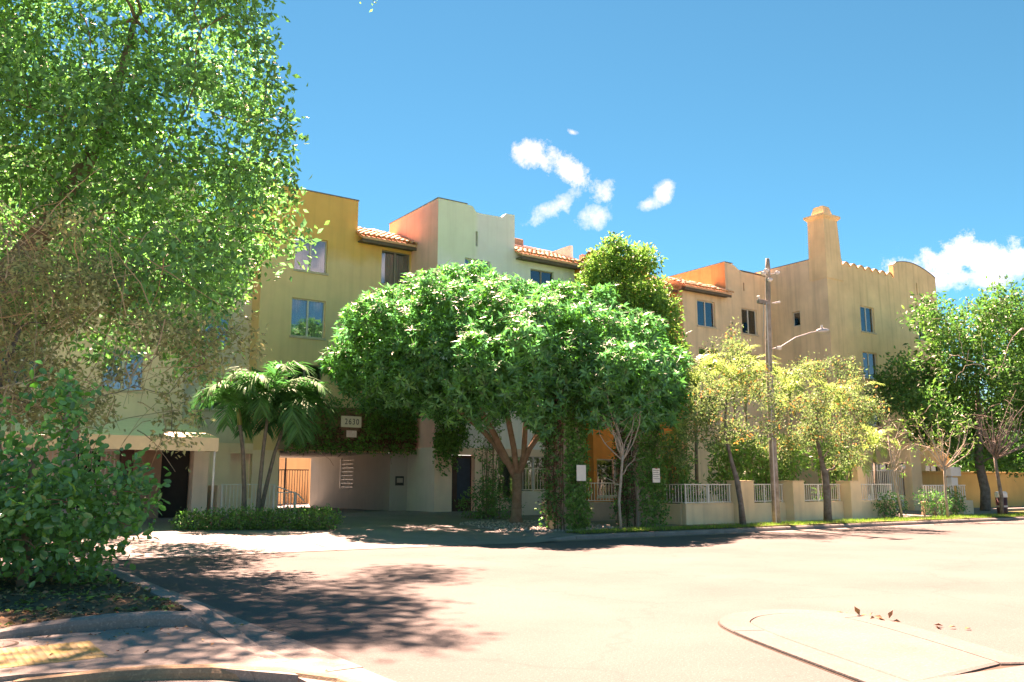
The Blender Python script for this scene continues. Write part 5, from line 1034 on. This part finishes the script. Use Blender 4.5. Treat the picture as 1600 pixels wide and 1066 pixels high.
def ivy_pillar(x0, x1, y0, y1, h, label, seed):
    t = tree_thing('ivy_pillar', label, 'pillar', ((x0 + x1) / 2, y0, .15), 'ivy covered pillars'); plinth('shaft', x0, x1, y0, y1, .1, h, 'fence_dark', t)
    rd_ = np.random.default_rng(seed)
    def face(n, px, nrm, lo, hi, bulge):
        u = rd_.random(n); z = lo + rd_.random(n) ** .9 * (hi - lo); P = px(u, z); P += np.array(nrm) * (rd_.random(n) * bulge + .02)[:, None] * (1 + .9 * np.exp(-((z - .7) / .8) ** 2))[:, None]; return P
    P = face(int(1700 * h / 5), lambda u, z: np.stack([x0 - .05 + u * (x1 - x0 + .1), np.full_like(u, y0), z], 1), (0, -1, 0), .15, h, .13); Q = np.tile((0, -1., .3), (len(P), 1))
    V, F = scatter_leaves(P, Q, 3, .10, .07, .05, .3, .5, droop=.5); np_mesh('ivy', V, F, M['l_ivy'], t)
    P = face(int(800 * h / 5), lambda u, z: np.stack([np.full_like(u, x0), y0 + u * (y1 - y0), z], 1), (-1, 0, 0), .5, h, .1); Q = np.tile((-1., 0, .3), (len(P), 1))
    V, F = scatter_leaves(P, Q, 2, .08, .05, .05, .3, .5, droop=.5); o = np_mesh('dry_ivy', V, F, M['ivy_stem'], t); o['label'] = 'dry brown ivy on the shaded side'
    P = face(int(500 * h / 5), lambda u, z: np.stack([np.full_like(u, x0), y0 + u * (y1 - y0), z], 1), (-1, 0, 0), .2, h, .16); Q = np.tile((-1., 0, .3), (len(P), 1)); V, F = scatter_leaves(P, Q, 3, .10, .07, .05, .3, .5, droop=.5); np_mesh('ivy', V, F, M['l_hedge'], t)
    b = B(); r2_ = random.Random(seed)
    for i in range(11):
        y = r2_.uniform(y0, y1); p = [(x0 - .02, y, .12)]
        for k in range(6): p.append((x0 - r2_.uniform(.01, .06), min(y1, max(y0, p[-1][1] + r2_.gauss(0, .1))), p[-1][2] + h / 6.3))
        b.tube(p, .011, 4)
    b.o('vine_stems', M['ivy_stem'], t)
ivy_pillar(17.2, 18.05, 21.75, 22.75, 5.6, 'left ivy covered pillar beside the forked trunk', 1)
ivy_pillar(20.45, 21.55, 21.85, 22.9, 5.6, 'right ivy covered pillar behind the slim sapling', 2)
# ivy over the garage header
iv = tree_thing('header_ivy', 'ivy and dry stems hanging over the garage header round the number sign', 'ivy', (15.2, 33.3, 3.0))
def ivy_patch(n, x0, x1, z0, z1, y, bulge, leaf, k, L, name, skip=None):
    x = rng.uniform(x0, x1, n); z = rng.uniform(z0, z1, n); ok = np.ones(n, bool)
    if skip:
        for a in skip: ok &= ~((x > a[0]) & (x < a[1]) & (z > a[2]) & (z < a[3]))
    x, z = x[ok], z[ok]; P = np.stack([x, y - rng.random(len(x)) * bulge, z], 1); Q = np.tile((0, -1., .3), (len(P), 1)); V, F = scatter_leaves(P, Q, k, L, L * .65, .06, .3, .5, droop=.5); np_mesh(name, V, F, M[leaf], iv)
sk = [(14.35, 15.55, 3.78, 4.4), (14.6, 15.35, 3.38, 3.78)]
ivy_patch(900, 15.7, 18.0, 3.45, 5.0, 33.3, .35, 'l_ivy', 4, .12, 'ivy'); ivy_patch(600, 12.2, 15.8, 3.0, 5.1, 33.3, .25, 'l_ivy', 4, .12, 'ivy', sk); ivy_patch(500, 12.2, 18.2, 2.85, 3.3, 33.25, .2, 'l_ivy', 3, .11, 'ivy'); ivy_patch(700, 12.8, 18.0, 3.0, 3.9, 33.28, .15, 'ivy_stem', 3, .12, 'dry_ivy', sk)
ivy_patch(700, 18.0, 19.6, 3.1, 5.2, 31.55, .3, 'l_ivy', 4, .12, 'ivy')
x = rng.uniform(18.0, 19.1, 420); P = np.stack([x, np.full_like(x, 31.5) - rng.random(420) * .3, 3.6 - np.abs(rng.normal(0, .55, 420))], 1); V, F = scatter_leaves(P, np.tile((0, -1., 0), (420, 1)), 3, .13, .085, .08, .3, .4, droop=.6); np_mesh('ivy', V, F, M['l_ivy'], iv)
b = B(); rd = random.Random(5)
for i in range(90):
    p = [Vector((rd.uniform(12.4, 18), 33.22, rd.uniform(3.1, 4.6)))]; d = Vector((rd.gauss(0, 1), 0, rd.gauss(0, .5)))
    for k in range(4): p.append(p[-1] + d * .14 + Vector((rd.gauss(0, .05), rd.uniform(-.03, .02), rd.gauss(-.03, .05))))
    b.tube(p, .009, 3, False)
b.o('dry_stems', M['ivy_stem'], iv)
# --- 11. ground cover: litter, grass, pebbles
def ground_leaves(name, n, xr, yr, zf, L, m, label, cat, dens=None):
    x = rng.uniform(*xr, n); y = rng.uniform(*yr, n)
    if dens is not None: ok = dens(x, y) > rng.random(n); x, y = x[ok], y[ok]
    z = np.array([zf(a, c) for a, c in zip(x, y)]) + rng.uniform(.004, .02, len(x)); C = np.stack([x, y, z], 1); D = rng.normal(size=C.shape) * np.array((1, 1, .25)); N = rng.normal(size=C.shape) * .35 + np.array((0, 0, 1)); s = rng.uniform(.6, 1.3, len(x)); V, F = leaf_verts(C, D, N, L * s, L * .5 * s, fold=.3)
    return tag(np_mesh(name, V, F, m), label, cat, kind='stuff')
bedz = lambda x, y: .17 + .05 * math.sin(x * 1.3 + 1) * math.sin(y * .9) + .03 * math.sin(x * 5 + y * 3)
ground_leaves('leaf_litter', 5200, (-3.5, 2.72), (10.35, 16.8), bedz, .075, M['litter'], 'dry brown leaves covering the planting bed', 'leaves')
ground_leaves('leaf_litter', 340, (-.5, 2.7), (8.3, 10.1), lambda x, y: .085, .05, M['litter'], 'scattered dry leaves on the corner pavement', 'leaves', lambda x, y: .12 + .9 * np.clip((y - 9.5) / .6, 0, 1) * (x > .8))
ground_leaves('leaf_litter', 200, (3.05, 6.5), (5, 17), lambda x, y: .014, .05, M['litter'], 'few dry leaves strewn on the road by the kerb', 'leaves', lambda x, y: np.exp(-(x - 3.05) / .5))
ground_leaves('leaf_litter', 18, (9.45, 9.9), (5.2, 7), lambda x, y: .006, .11, M['litter'], 'yellow leaves lying beside the island', 'leaves')
ground_leaves('bed_weeds', 2200, (-3.5, 2.7), (10.4, 16.5), bedz, .10, M['l_shrub'], 'low green weeds in the planting bed', 'weeds', lambda x, y: .5 + .5 * np.sin(x * 2.3 + 1) * np.sin(y * 1.9))
n = 15000; x = rng.uniform(16.4, 46, n); ky = 19.75 - .04 * (x - 15); y = ky + .17 + rng.random(n) * (20.85 - ky - .17); ok = (np.sin(x * 3.1) * np.sin(y * 7 + x) + rng.random(n) * 1.6) > -.1; x, y = x[ok], y[ok]
C = np.stack([x, y, np.array([gz(a, c) for a, c in zip(x, y)])], 1); D = rng.normal(size=C.shape) * .35 + np.array((0, 0, 1)); V, F = leaf_verts(C, D, rng.normal(size=C.shape), rng.uniform(.06, .15, len(C)), .018, 'blade'); tag(np_mesh('grass', V, F, M['grass']), 'green grass strip along the kerb', 'grass', kind='stuff')
n = 1500; x = rng.uniform(15.4, 20.4, n); y = rng.uniform(21.3, 26.5, n); ok = ((x - 17.6) / 2.6) ** 2 + ((y - 23.8) / 2.6) ** 2 < 1; x, y = x[ok], y[ok]; V = []; F = []
oct_ = np.array(((1, 0, 0), (0, 1, 0), (-1, 0, 0), (0, -1, 0), (0, 0, .7), (0, 0, -.7))); of = np.array(((0, 1, 4), (1, 2, 4), (2, 3, 4), (3, 0, 4), (1, 0, 5), (2, 1, 5), (3, 2, 5), (0, 3, 5)))
for i, (a, c) in enumerate(zip(x, y)): V.append(oct_ * rng.uniform(.02, .06, (1, 3)) + np.array((a, c, gz(a, c) + .015))); F.append(of + 6 * i)
tag(np_mesh('pebbles', np.concatenate(V), np.concatenate(F), M['pebble']), 'pale pebbles round the foot of the forked tree', 'pebbles', kind='stuff')
